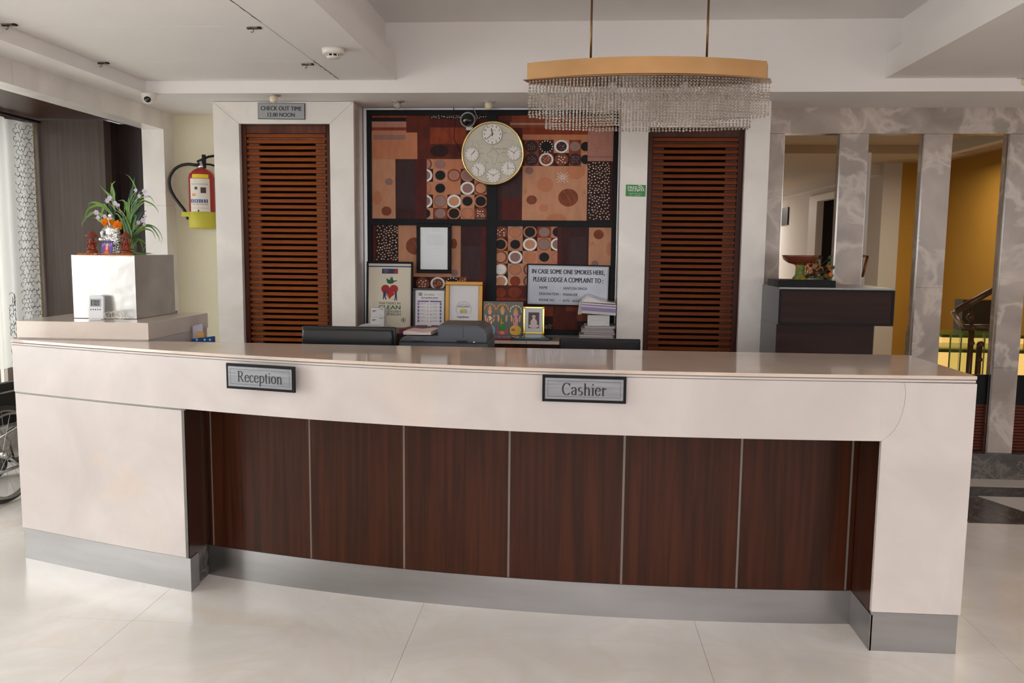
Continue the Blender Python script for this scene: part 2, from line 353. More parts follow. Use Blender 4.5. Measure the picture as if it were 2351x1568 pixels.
def louvre(n, ox0, ox1, zo, sx0, sx1, bx, pitch, dark):
    d = thing('door_%d' % n, None, None, ((ox0+ox1)/2, 5.86, 0), kind=S)
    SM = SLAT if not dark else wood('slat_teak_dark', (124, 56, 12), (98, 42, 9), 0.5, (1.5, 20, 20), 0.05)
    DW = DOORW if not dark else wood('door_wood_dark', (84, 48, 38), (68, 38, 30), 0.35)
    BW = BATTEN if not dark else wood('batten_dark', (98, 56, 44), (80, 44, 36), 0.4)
    MB().box(ox0, sx0-.004, 5.86, 5.92, 0, zo-.001, DW).build('stile', d)
    MB().box(sx1+.004, ox1, 5.885, 5.92, 0, zo-.001, DW).build('stile', d)
    MB().box(sx0-.004, sx1+.004, 5.87, 5.92, zo-.055, zo-.001, DW).build('top_rail', d)
    MB().box(sx0, sx0+bx, 5.895, 5.93, 0, zo-.055, BW).build('batten', d)
    MB().box(sx1-bx, sx1, 5.895, 5.93, 0, zo-.055, BW).build('batten', d)
    MB().box(sx0+bx, sx1-bx, 5.893, 5.93, zo-.115, zo-.055, BW).build('head_board', d)
    z = zo-.072; first = None
    while z > 0.06:
        if first is None:
            first = MB().box(sx0-.003, sx1+.003, 5.864, 5.894, z-.0125, z+.0125, SM).build('slat', d, loc=((sx0+sx1)/2-d.location.x, .01, z), bevel=.004)
            fz = z
        else:
            o = shared('slat', first.data, d, (first.location.x, first.location.y, z)); b = o.modifiers.new('bevel', 'BEVEL'); b.width = .004; b.segments = 2
        z -= pitch
    return d
louvre(1, -2.328, -1.684, 2.448, -2.298, -1.738, .075, .0412, False)
louvre(2, 0.500, 1.147, 2.425, .540, 1.112, .077, .0409, True)

# onyx screen with tall openings, right
wr = thing('wall_right', None, None, (2.3, 6.1, 0), kind=S)
MB().box(1.306, 3.9, 6.10, 6.20, 2.425, 2.60, GREYM).build('head_rail', wr)
def pillar(x0, x1, zb=0.185, zc=(0.9,)):
    zs = [zb]+list(zc)+[2.4235]
    for a, b in zip(zs[:-1], zs[1:]): MB().box(x0, x1, 6.10, 6.20, a+.001, b-.0005, GREYM).build('pillar_slab', wr)
    for x in (x0-.006, x1): MB().box(x, x+.006, 6.115, 6.135, zb, 2.4235, CHROME).build('edge_strip', wr)
pillar(1.306, 1.474, 0.185, (1.15,)); pillar(1.863, 2.047, .185, (1.2,)); pillar(2.428, 2.612, .185, (1.36,)); pillar(2.997, 3.165, .185, (0.80, )); pillar(3.55, 3.73)
MB().box(1.306, 3.9, 6.07, 6.22, 0.0, 0.185, DARKM).build('dark_plinth', wr)
SL2 = wood('reddish_slat', (110, 50, 30), (84, 38, 24), 0.4, (2, 20, 20), .1)
for x0, x1 in ((1.474, 1.863), (2.047, 2.428), (2.612, 2.997), (3.165, 3.55)):
    MB().box(x0, x1, 6.16, 6.18, 0.525, 0.74, BLACK).build('black_panel', wr)
    z = 0.20; first = None
    MB().box(x0, x1, 6.19, 6.20, 0.185, 0.525, BLACKM).build('slat_backing', wr)
    while z < 0.52:
        if first is None: first = MB().box(x0, x1, 6.165, 6.188, z-.0085, z+.0085, SL2).build('slat', wr, loc=((x0+x1)/2-2.3, .07, z))
        else: shared('slat', first.data, wr, (first.location.x, .07, z))
        z += .0225
# hall behind the screen, and an unseen wall added to shade the right side
tag(MB().box(5.4, 5.5, 2.2, 6.2, 0, 3.1, mat('added_wall_paint', (206, 184, 158), .8)).build('wall_added_right'), kind=S)
wf = thing('wall_far', None, None, (3.9, 11.2, 0), kind=S)
HALLW = mat('hall_white_paint', (206, 198, 190), 0.8)
MB().box(3.97, 4.20, 11.2, 11.3, 0, 2.75, HALLW).build('white_pier', wf)
MB().box(4.20, 4.75, 11.2, 11.3, 0, 2.75, OCHRE).build('ochre_wall', wf)
MB().box(4.68, 4.8, 6.2, 11.2, 0.0, 2.75, OCHRE).build('ochre_wall', wf)
MB().box(3.97, 4.05, 11.3, 12.3, 0, 2.75, HALLW).build('corridor_wall', wf)
MB().box(3.97, 4.05, 14.0, 19, 0, 2.75, HALLW).build('corridor_wall', wf)
MB().box(3.86, 3.97, 11.3, 19, 2.60, 2.75, HALLW).build('cornice_beam', wf)
MB().box(3.97, 4.05, 12.3, 14.0, 2.42, 2.75, HALLW).build('corridor_wall', wf)
TRM = mat('door_trim', (214, 206, 196), 0.5)
MB().box(3.94, 3.97, 12.2, 12.3, 0, 2.52, TRM).box(3.94, 3.97, 14.0, 14.45, 0, 2.52, TRM).box(3.94, 3.97, 12.3, 14.0, 2.42, 2.52, TRM).build('door_casing', wf)
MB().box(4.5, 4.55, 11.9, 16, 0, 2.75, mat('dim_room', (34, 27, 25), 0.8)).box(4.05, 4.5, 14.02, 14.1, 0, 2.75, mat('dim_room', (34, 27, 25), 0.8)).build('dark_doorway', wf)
MB().box(1.0, 4.0, 18.9, 19, 0, 2.75, HALLW).build('end_wall', wf)
MB().box(1.25, 1.305, 6.2, 19, 0, 2.75, HALLW).build('side_wall', wf)
HC = mat('hall_ceiling_paint', (186, 166, 142), 0.8)
MB().box(1.2, 4.8, 6.2, 19, 2.75, 2.83, HC).build('hall_ceiling', wf)
MB().box(1.2, 4.2, 9.4, 9.9, 2.66, 2.75, HC).build('ceiling_beam', wf)
MB().box(3.9, 4.0, 6.2, 9.4, 2.64, 2.75, HALLW).build('ceiling_beam', wf)
# small black sign on corridor wall
MB().box(3.945, 3.968, 15.85, 16.5, 2.10, 2.42, BLACK).build('wall_plaque', tag(thing('notice_plaque', 'small black plaque on the far white corridor wall seen through the screen', 'sign', (3.95, 17.4, 1.85))))

# stairs with lit steps and glass rail
GLOW = mat('lit_step', (230, 200, 130), 0.5, emit=(255, 208, 120), estr=.75)
GRNG = mat('green_glass_tread', (70, 96, 30), 0.1, rgb2=(96, 110, 40), vscale=(6, 6, 6))
GEDGE = mat('glass_edge', (120, 140, 70), 0.1)
DKST = mat('dark_stair_stone', (44, 34, 28), 0.4)
st = thing('staircase', 'stair of glowing yellow steps with green glass treads behind the screen', 'staircase', (3.7, 8.2, 0))
c0 = at(2153, 868, 8.3); c1 = at(2153, 796, 8.3)
c0x = at(2154, 800, 8.3).x
MB().box(c0x, 4.66, 8.3, 9.6, 0.0, c0.z, DKST).build('stair_base', st)
MB().box(c0x, 4.66, 8.32, 8.9, c0.z, c1.z-.05, GLOW).build('lit_riser', st)
MB().box(c0x-.01, 4.66, 8.28, 8.9, c1.z-.05, c1.z-.02, GRNG).build('glass_tread', st)
c2 = at(2200, 768, 8.9)
MB().box(c0x+.3, 4.66, 8.92, 9.5, c1.z-.05, c2.z-.03, GLOW).build('lit_riser', st)
MB().box(c0x+.28, 4.66, 8.88, 9.5, c2.z-.03, c2.z, GRNG).build('glass_tread', st)
MB().box(3.9, 4.66, 9.9, 10.0, 0, at(2200, 765, 9.9).z, DKST).build('dark_landing', st)
MB().box(4.25, 4.66, 9.4, 9.6, c2.z, at(2290, 690, 9.4).z, DKST).build('dark_upper_step', st)
rl = thing('stair_railing', 'dark metal stair handrail with glass infill panels behind the screen', 'railing', (3.6, 7.9, 0))
RAILM = mat('dark_handrail', (92, 66, 48), 0.3, 0.3)
def P8(x, y, Y=7.9): return at(x, y, Y)
MB().tube([P8(2310, 648), P8(2195, 714)], .030, RAILM, 10).tube([P8(2189, 714), P8(2210, 752)], .027, mat('rail_end', (170, 160, 150), .25, .8), 10).tube([P8(2208, 750), P8(2320, 751)], .024, RAILM, 10).build('handrail', rl)
for x in (2231, 2249):
    a = P8(x, 752 if x < 2240 else 790); b = Vector((a.x, 7.9, 0))
    MB().tube([b, a], .026, RAILM, 8).build('post', rl)
    MB().ball((a.x, 7.88, a.z-.0), .032, RAILM).build('clamp', rl); MB().ball((a.x, 7.88, a.z-.14), .026, RAILM).build('clamp', rl)
a = P8(2229, 705); MB().tube([a, P8(2229, 750)], .017, RAILM, 8).ball((a.x, 7.9, a.z-.09), .034, RAILM).build('bracket', rl)
GP = mat('rail_glass', (226, 236, 214), 0.03, trans=1.0)
for xa, xb in ((2187, 2208), (2212, 2262), (2266, 2340)):
    pa, pb = P8(xa, 770), P8(xb, 770)
    MB().box(pa.x, pb.x, 7.93, 7.945, 0.1, pa.z+.02, GP).build('glass_panel', rl)
    MB().box(pa.x-.003, pa.x+.004, 7.928, 7.947, 0.1, pa.z+.02, GEDGE).build('panel_edge', rl)
# slim pole with bronze handle (door edge standing open behind the screen)
p0 = at(1978, 660, 6.6)
dl = thing('open_door_leaf', 'narrow pale door edge with bronze pull handle seen between the stone pillars', 'door', (p0.x, 6.6, 0))
MB().box(p0.x-.012, p0.x+.012, 6.58, 7.3, 0.02, 2.35, TRM).build('leaf', dl)
h1 = at(1984, 588, 6.56); h2 = at(1976, 634, 6.56)
MB().tube([(h1.x, 6.58, h1.z), (h1.x+.004, 6.50, h1.z), (h2.x-.006, 6.50, h2.z), (h2.x, 6.58, h2.z)], .010, mat('handle_bronze', (140, 92, 46), .35, .8), 8).build('handle', dl)

# ================================================================== RECEPTION COUNTER
_cx = [-2.80, -2.44, -2.09, -1.73, -1.15, -.75, -.25, .24, .68, 1.2, 1.60]
_cy = [3.965, 3.842, 3.727, 3.615, 3.472, 3.40, 3.330, 3.300, 3.300, 3.322, 3.336]
_cf = np.polyfit(_cx, _cy, 4)
def YF(x): return float(np.polyval(_cf, x))
_sx = [-1.746, -1.225, -.793, -.257, .243, .742, 1.228]; _sy = [3.839, 3.708, 3.636, 3.565, 3.538, 3.542, 3.567]
_sf = np.polyfit(_sx, _sy, 3)
def YS(x): return float(np.polyval(_sf, x))
def span(a, b, n): return [a+(b-a)*i/n for i in range(n+1)]
rc = thing('reception_counter', 'long curved cream stone reception counter with dark wood panels and steel skirting', 'counter', (-0.6, 3.9, 0))
ZT, ZL = 1.128, .865
GRV = mat('groove_grey', (130, 122, 114), .8)
DCH = mat('dark_chrome', (132, 130, 126), .28, .9)
def curved(mb, x0, x1, z0, z1, fy, d0, d1, m, n=24):
    xs_ = span(x0, x1, n)
    vs = []
    for x in xs_: y = fy(x); vs += [(x, y+d0, z0), (x, y+d0, z1), (x, y+d1, z1), (x, y+d1, z0)]
    fs = [(0, 1, 2, 3), (4*n+3, 4*n+2, 4*n+1, 4*n)]
    for i in range(n):
        a = 4*i; b = a+4
        for k in range(4): fs.append((a+k, b+k, b+(k+1) % 4, a+(k+1) % 4))
    return mb.add(vs, fs, m)
fr = [(x, YF(x)-.004) for x in span(-2.782, 1.580, 48)]
MB().prism(fr+[(1.580, 3.992), (-2.782, 3.992)], 1.114, ZT, CTOP).build('countertop', rc, bevel=.0015)
curved(MB(), -2.775, 1.575, 1.1105, 1.114, YF, .004, .03, GRV, 40).build('shadow_groove', rc)
curved(MB(), -2.778, 1.577, 1.1025, 1.1105, YF, -.002, .03, WHITE, 40).build('edge_strip', rc)
curved(MB(), -2.775, 1.575, 1.0995, 1.1025, YF, .004, .03, GRV, 40).build('shadow_groove', rc)
_az = [.8655, .895, .935, .985, 1.045, 1.0995]; _ax = [1.228, 1.262, 1.286, 1.302, 1.3085, 1.300]; _ac = np.polyfit(_az, _ax, 4)
arc = [(float(np.polyval(_ac, z)), float(z)) for z in np.linspace(1.0995, .8655, 21)]; arc[-1] = (1.228, .8655)
mb = curved(MB(), -2.778, 1.222, ZL, 1.0995, YF, 0, .02, WHITE, 40)
yl = YF(1.25)
mb.plate([(1.222, .8655)]+[(x-.0006, z) for x, z in arc[::-1]]+[(1.222, 1.0995)], yl, yl+.02, WHITE).build('fascia', rc)
mb = MB().plate([(1.228, .165), (1.575, .165), (1.575, 1.0995)]+[(x+.0006, z) for x, z in arc], yl, yl+.02, WHITE)
mb.build('leg_panel', rc)
MB().plate([(x+.0006, z) for x, z in arc]+[(x-.0006, z) for x, z in arc[::-1]], yl+.0015, yl+.018, mat('joint_grey', (120, 124, 130), .7)).build('curved_joint', rc)
MB().box(1.555, 1.575, yl+.02, 3.985, .165, 1.0995, WHITE).build('end_panel', rc)
MB().box(1.230, 1.238, yl+.02, YS(1.228)+.02, .150, ZL, MAHOG).build('inner_reveal', rc)
MB().box(1.230, 1.568, yl+.004, yl+.03, 0, .162, STEEL).box(1.548, 1.568, yl+.03, 3.97, 0, .162, STEEL).box(1.228, 1.236, yl+.004, YS(1.228), 0, .150, STEEL).build('steel_plinth', rc)
# underside of fascia and carcass
bp_ = [(x, YS(x)+.022) for x in span(-1.74, 1.23, 24)]
MB().prism(bp_+[(1.23, 3.98), (-1.74, 3.98)], 0.0, 1.09, MAHOGD).build('carcass', rc)
un = [(x, YF(x)+.02) for x in span(-1.735, 1.228, 24)]+[(x, YS(x)+.022) for x in span(1.228, -1.735, 24)]
MB().prism(un, ZL+.001, ZL+.02, MAHOGD).build('recess_soffit', rc)
# wood panels and strips
sm = [-1.715, -1.192, -.735, -.256, .241, .737, 1.205]
ed = [-1.745]+sm+[1.228]
for i in range(len(ed)-1):
    a, b = ed[i]+(.005 if i else 0), ed[i+1]-(.005 if i < len(ed)-2 else 0)
    curved(MB(), a, b, .15, ZL, YS, .003, .022, MAHOG, 6).build('wood_panel', rc)
for x in sm:
    curved(MB(), x-.005, x+.005, .15, ZL, YS, .007, .02, mat('dull_strip', (134, 124, 114), .5, .3), 1).build('metal_strip', rc)
curved(MB(), -1.745, 1.228, 0, .15, YS, -.002, .02, STEEL, 30).build('steel_skirting', rc)
# left end block
curved(MB(), -2.772, -1.755, .163, .8565, YF, 0, .02, WHITE, 14).build('end_block_panel', rc)
curved(MB(), -2.775, -1.735, .8575, .8645, YF, .002, .02, DCH, 14).build('chrome_strip', rc)
MB().box(-1.754, -1.741, YF(-1.74)+.0, YF(-1.74)+.02, .163, .8645, DCH).build('chrome_strip', rc)
MB().prism([(-1.737, YF(-1.737)+.002), (-1.737, YS(-1.74)), (-1.757, YS(-1.74)), (-1.757, YF(-1.757)+.022)][::1], .163, ZL, mat('side_wood', (62, 34, 24), .3, coat=.3)).build('side_wood_panel', rc)
pl = [(x, YF(x)+.004) for x in span(-2.765, -1.735, 12)]
MB().prism(pl+[(-1.735, 3.71), (-2.765, 3.985)], 0, .160, STEEL).build('steel_plinth', rc)
MB().prism([(-1.757, 3.70), (-1.747, 3.70), (-1.747, 3.842), (-1.757, 3.842)], 0, .165, DARKM).build('stone_plinth', rc)
MB().prism([(-2.77, YF(-2.77)+.021), (-2.3, YF(-2.3)+.021), (-1.76, YF(-1.76)+.021), (-1.76, 3.98), (-2.77, 3.99)], .161, 1.09, WHITE).build('end_block_body', rc)

# raised side desk
sd = thing('side_desk', 'raised cream stone desk return behind the left end of the counter', 'counter', (-2.43, 4.3, 0))
MB().box(-2.775, -2.09, 3.995, 4.68, 1.132, 1.217, marble('polished_cream', (228, 214, 203), (220, 203, 190), 0.09, 1.0, warm=(214, 196, 178), amt=0.2)).build('desk_top', sd, bevel=.0015)
MB().box(-2.770, -2.095, 4.0, 4.675, 0, 1.131, WHITE).build('desk_body', sd)
# staff work desk (behind the counter)
wd = thing('work_desk', 'low dark work desk hidden behind the reception counter', 'desk', (-.4, 4.5, 0))
MB().box(-2.0, 1.45, 4.02, 4.95, .72, .75, MAHOGD).build('desk_top', wd)
for x in (-1.98, -.3, 1.41): MB().box(x, x+.03, 4.05, 4.9, 0, .72, MAHOGD).build('side_panel', wd)

# serif lettering drawn as strokes
def serif(mb, word, x0, z0, hgt, y, m, width=None):
    TH, TN = .155, .06
    def wf(dx, dz): return (TN+(TH-TN)*abs(dz)**1.3)
    def arcp(cx, cy, rx, ry, a, b, n=16): return [(cx+rx*math.cos(rad(a+(b-a)*i/n)), cy+ry*math.sin(rad(a+(b-a)*i/n))) for i in range(n+1)]
    def st(x, a, b): return ('s', x, a, b)
    X = .66
    G = {
     'R': (.92, [st(.2, 0, 1), ('b', .06, .36, 0), ('b', .06, .30, .96), ('p', [(.2, .975)]+arcp(.40, .74, .25, .235, 90, -90)+[(.2, .505)]), ('k', .40, .5, .74, .03), ('b', .66, .92, 0)]),
     'e': (.60, [('p', arcp(.30, .34, .23, .32, 15, 330)), ('h', .09, .52, .40)]),
     'c': (.58, [('p', arcp(.31, .34, .24, .32, 50, 320)), ('d', .45, .54, .06)]),
     'p': (.70, [st(.16, -.3, X), ('b', .04, .30, -.3), ('b', .04, .18, X-.04), ('p', arcp(.36, .34, .25, .31, 140, -140))]),
     't': (.42, [st(.20, .1, .86), ('h', .05, .38, X-.04), ('p', arcp(.29, .12, .09, .1, 180, 310, 8))]),
     'i': (.36, [st(.18, 0, X), ('b', .05, .32, 0), ('b', .05, .19, X-.04), ('d', .18, .90, .075)]),
     'o': (.68, [('p', arcp(.33, .34, .25, .32, 0, 360, 26))]),
     'n': (.72, [st(.17, 0, X), ('b', .04, .31, 0), ('b', .04, .19, X-.04), ('p', arcp(.36, .42, .19, .23, 160, 0, 12)), st(.55, 0, .42), ('b', .42, .69, 0)]),
     'h': (.72, [st(.17, 0, 1), ('b', .04, .31, 0), ('b', .04, .19, .96), ('p', arcp(.36, .42, .19, .23, 160, 0, 12)), st(.55, 0, .42), ('b', .42, .69, 0)]),
     'r': (.48, [st(.17, 0, X), ('b', .04, .32, 0), ('b', .04, .19, X-.04), ('p', arcp(.34, .42, .17, .2, 160, 60, 8)), ('d', .42, .57, .06)]),
     'a': (.62, [('p', arcp(.27, .47, .19, .18, 160, 0, 10)), st(.46, .08, .47), ('p', arcp(.28, .19, .18, .17, 60, 360, 14)), ('b', .44, .60, .0), ('d', .13, .52, .05)]),
     's': (.54, [('p', arcp(.27, .49, .16, .155, 50, 250, 10)+arcp(.27, .175, .17, .16, 80, -140, 12))]),
     'C': (.86, [('p', arcp(.46, .5, .37, .49, 42, 318, 24)), ('b2', .74, .72, .98)]),
    }
    tot = sum(G[c][0] for c in word); k = hgt; kx = (width/tot) if width else hgt; x = x0
    for c in word:
        adv, ss = G[c]
        T = lambda a, b: (x+a*kx, z0+b*k)
        for q in ss:
            if q[0] == 's': a = T(q[1]-TH/2, q[2]); b = T(q[1]+TH/2, q[3]); mb.rect(a[0], a[1], b[0], b[1], y, m)
            elif q[0] == 'b': a = T(q[1], q[3]); b = T(q[2], q[3]+.04); mb.rect(a[0], a[1], b[0], b[1], y, m)
            elif q[0] == 'b2': a = T(q[1], q[2]); b = T(q[1]+.05, q[3]); mb.rect(a[0], a[1], b[0], b[1], y, m)
            elif q[0] == 'h': a = T(q[1], q[3]-.025); b = T(q[2], q[3]+.025); mb.rect(a[0], a[1], b[0], b[1], y, m)
            elif q[0] == 'd': a = T(q[1], q[2]); mb.disc(a[0], a[1], q[3]*kx, q[3]*k, y, m, 12)
            elif q[0] == 'k': mb.ribbon([T(q[1], q[2]), T(q[3], q[4])], .125*k, y, m)
            elif q[0] == 'p': mb.ribbon([T(a, b) for a, b in q[1]], 0, y, m, lambda dx, dz: wf(dx, dz)*kx)
        x += adv*kx
INK = mat('sign_ink', (34, 34, 36), 0.6)
SIGNM = mat('sign_metal', (138, 138, 142), 0.34, 0.85, rgb2=(124, 124, 128), vscale=(6, 6, 120), rvar=.08)
def desk_sign(word, label, pa, pb, tx, tz, th, tw):
    xa, xb = pa[0], pb[0]; xm = (xa+xb)/2; ang = math.atan2(YF(xb)-YF(xa), xb-xa); w = math.hypot(xb-xa, YF(xb)-YF(xa)); h = pa[1]-pb[1]
    t = thing('name_plate', label, 'sign')
    MB().box(-w/2, w/2, -.010, 0, 0, h, BLACK).build('backing', t, bevel=.001)
    b = w*.035
    MB().box(-w/2+b, w/2-b, -.0125, -.0101, b, h-b, SIGNM).build('metal_face', t)
    mb = MB(); i = b*1.9
    for (a0, c0_, a1, c1_) in ((-w/2+i, i, w/2-i, i+.0012), (-w/2+i, h-i-.0012, w/2-i, h-i), (-w/2+i, i, -w/2+i+.0012, h-i), (w/2-i-.0012, i, w/2-i, h-i)): mb.rect(a0, c0_, a1, c1_, -.0128, INK)
    mb.build('border_line', t)
    mb = MB(); serif(mb, word, -tw*w/2+tx*w, h*tz, h*th, -.0129, INK, tw*w); mb.build('lettering', t)
    t.location = (xm, min(YF(xa), YF(xb), YF(xm))-.004, pb[1]); t.rotation_euler = (0, 0, ang)
a = at(533, 829, 3.56); b = at(692, 895, 3.50); desk_sign('Reception', 'metal name plate reading Reception in black frame on counter front', (a.x, a.z), (b.x, b.z), 0, .30, .42, .66)
a = at(1246, 859, 3.31); b = at(1437, 926, 3.295); desk_sign('Cashier', 'metal name plate reading Cashier in black frame on counter front', (a.x, a.z), (b.x, b.z), 0, .27, .45, .53)

# ================================================================== WALL ART (four printed panels in a black frame)
def flat(name, rgb, rough=0.45, var=0.12, sc=25): return mat(name, tuple(min(255, int(v*1.06)) for v in rgb), rough, var=var, vscale=(sc, sc, sc*.4), spec=0.2)
PR = dict(terra=flat('print_terracotta', (190, 122, 88)), tan=flat('print_tan', (196, 140, 108)), rust=flat('print_rust', (138, 58, 30), var=.3), rustd=flat('print_deep_rust', (98, 36, 20), var=.35),
          maroon=flat('print_maroon', (84, 26, 22), var=.25), wine=flat('print_wine', (62, 28, 30), var=.3), plum=flat('print_plum', (66, 42, 44), var=.25), choc=flat('print_chocolate', (44, 20, 16), var=.2),
          pink=flat('print_dusty_pink', (176, 122, 106)), white=flat('print_silver_white', (236, 234, 232), var=.2, sc=160), grey=flat('print_grey', (150, 122, 114)), brown=flat('print_brown', (134, 70, 44), var=.25),
          lilac=flat('print_lilac_brown', (146, 110, 104)), black=flat('print_black', (26, 20, 20)), dot=flat('print_dot', (206, 172, 152)))
YA = 6.085
def Z3(x, y): v = at(820+x/3.792, 230+y/3.792, YA); return v.x, v.z
def Z4(x, y): v = at(820+x/3.792, 500+y/3.792, YA); return v.x, v.z
art = thing('wall_art', 'large red and brown patchwork print of squares and circles in a black frame', 'wall art', (-.59, 6.1, .98))
ax0, ax1, az0, az1 = -1.490, .316, .98, 2.583
MB().box(ax0, ax1, 6.095, 6.118, az0, az1, BLACK).build('backboard', art)
MB().box(ax0, ax0+.03, 6.07, 6.095, az0, az1, BLACK).build('frame_bar', art); MB().box(ax1-.035, ax1, 6.07, 6.095, az0, az1, BLACK).build('frame_bar', art)
MB().box(ax0+.03, ax1-.035, 6.07, 6.095, az1-.035, az1, BLACK).build('frame_bar', art); MB().box(ax0+.03, ax1-.035, 6.07, 6.095, az0, az0+.035, BLACK).build('frame_bar', art)
MB().box(-.618, -.545, 6.07, 6.095, az0+.035, az1-.035, BLACK).build('frame_bar', art)
MB().box(ax0+.03, -.618, 6.07, 6.095, 1.765, 1.808, BLACK).build('frame_bar', art); MB().box(-.545, ax1-.035, 6.07, 6.095, 1.765, 1.808, BLACK).build('frame_bar', art)
MB().box(ax0-.022, ax0, 6.06, 6.118, az0, az1+.0, ALU).build('silver_trim', art); MB().box(ax1, ax1+.020, 6.06, 6.118, az0, az1, ALU).build('silver_trim', art)
MB().box(ax0-.022, ax1+.020, 6.06, 6.118, az1, az1+.012, ALU).build('silver_trim', art)
LV = {'n': 0}
class Print:
    def __init__(s, conv): s.c = conv; s.mb = MB(); s.k = 0
    def y(s): s.k += 1; return YA+.009-s.k*.00006
    def r(s, x0, y0, x1, y1, m):
        a = s.c(x0, y0); b = s.c(x1, y1); c = s.c(x0, y1); d = s.c(x1, y0)
        X0, X1, Z0, Z1 = (a[0]+c[0])/2, (b[0]+d[0])/2, (c[1]+b[1])/2, (a[1]+d[1])/2
        s.mb.rect(X0, Z0, X1, Z1, s.y(), PR[m]); return s
    def e(s, cx, cy, rx, ry, m, clip=None):
        c = s.c(cx, cy); k = abs(s.c(cx+100, cy)[0]-c[0])/100
        if clip:
            a = s.c(clip[0], clip[1]); b = s.c(clip[2], clip[3]); s.mb.discclip(c[0], c[1], rx*k, ry*k, s.y(), PR[m], a[0], b[0], b[1], a[1])
        else: s.mb.disc(c[0], c[1], rx*k, ry*k, s.y(), PR[m])
        return s
    def dots(s, x0, y0, x1, y1, n, r, m='pink', seed=1, m2='white'):
        if m == 'pink': m = 'dot'
        rnd = random.Random(seed); pts = []
        tries = 0
        while len(pts) < n and tries < n*30:
            tries += 1; p = (rnd.uniform(x0+r, x1-r), rnd.uniform(y0+r, y1-r))
            if all((p[0]-q[0])**2+(p[1]-q[1])**2 > (2.9*r)**2 for q in pts): pts.append(p)
        yy = s.y()
        for i, p in enumerate(pts):
            c = s.c(*p); k = .00045*2*.5*1.9
            k = abs(s.c(p[0]+100, p[1])[0]-c[0])/100
            s.mb.disc(c[0], c[1], r*k, r*k*.85, yy, PR[m2 if i % 14 == 0 else m], 8)
        return s
    def line(s, pts, w, m):
        q = [s.c(*p) for p in pts]; s.mb.ribbon(q, w, s.y(), PR[m]); return s
def squiggles(p, x0, y0, x1, y1, n, m, seed):
    rnd = random.Random(seed)
    for _ in range(n):
        cx, cy, r0 = rnd.uniform(x0, x1), rnd.uniform(y0, y1), rnd.uniform(40, 110); a0 = rnd.uniform(0, 6.28); a1 = a0+rnd.uniform(.7, 1.8)
        pts = [(cx+r0*math.cos(a0+(a1-a0)*i/8), cy+.5*r0*math.sin(a0+(a1-a0)*i/8)) for i in range(9)]
        pts = [(min(max(a, x0), x1), min(max(b, y0), y1)) for a, b in pts]
        p.line(pts, .0012, m)
# top left
p = Print(Z3)
p.r(125, 118, 1132, 1032, 'maroon').r(125, 118, 425, 150, 'rust').r(125, 150, 425, 184, 'black').r(125, 184, 425, 235, 'pink').r(125, 235, 425, 262, 'rust').r(125, 262, 425, 280, 'pink')
p.r(425, 120, 632, 280, 'rustd').r(632, 120, 1132, 162, 'choc').dots(636, 122, 1128, 160, 60, 6, 'pink', 3).r(632, 162, 1132, 236, 'maroon').r(632, 236, 1132, 380, 'rust').r(632, 380, 1132, 512, 'rustd')
p.e(715, 440, 80, 52, 'choc').e(860, 440, 62, 50, 'maroon').r(425, 280, 632, 512, 'rustd').r(125, 280, 522, 512, 'terra')
p.r(140, 300, 420, 342, 'lilac').r(125, 512, 332, 1030, 'tan').r(332, 512, 505, 1030, 'wine').r(340, 520, 500, 945, 'plum').r(505, 512, 555, 1030, 'maroon').r(555, 512, 622, 1030, 'maroon')
p.e(276, 708, 33, 31, 'lilac').e(253, 965, 44, 40, 'brown').e(170, 850, 44, 60, 'terra')
squiggles(p, 128, 285, 520, 508, 7, 'pink', 5); squiggles(p, 130, 730, 330, 1025, 6, 'terra', 6)
p.r(605, 512, 1130, 1035, 'tan')
cs = [(605, 660), (660, 785), (785, 900), (900, 1020), (1020, 1130)]; rs = [(512, 597), (597, 710), (710, 822), (822, 937), (937, 1035)]
kind = [['R', 'L', 'T', 'T', 'W'], ['W', 'K', 'B', 'L2', 'T'], ['T2', 'K', 'T', 'W', 'B2'], ['W', 'G', 'W2', 'K', 'K2'], ['K', 'G2', 'K3', 'T2', 'D']]
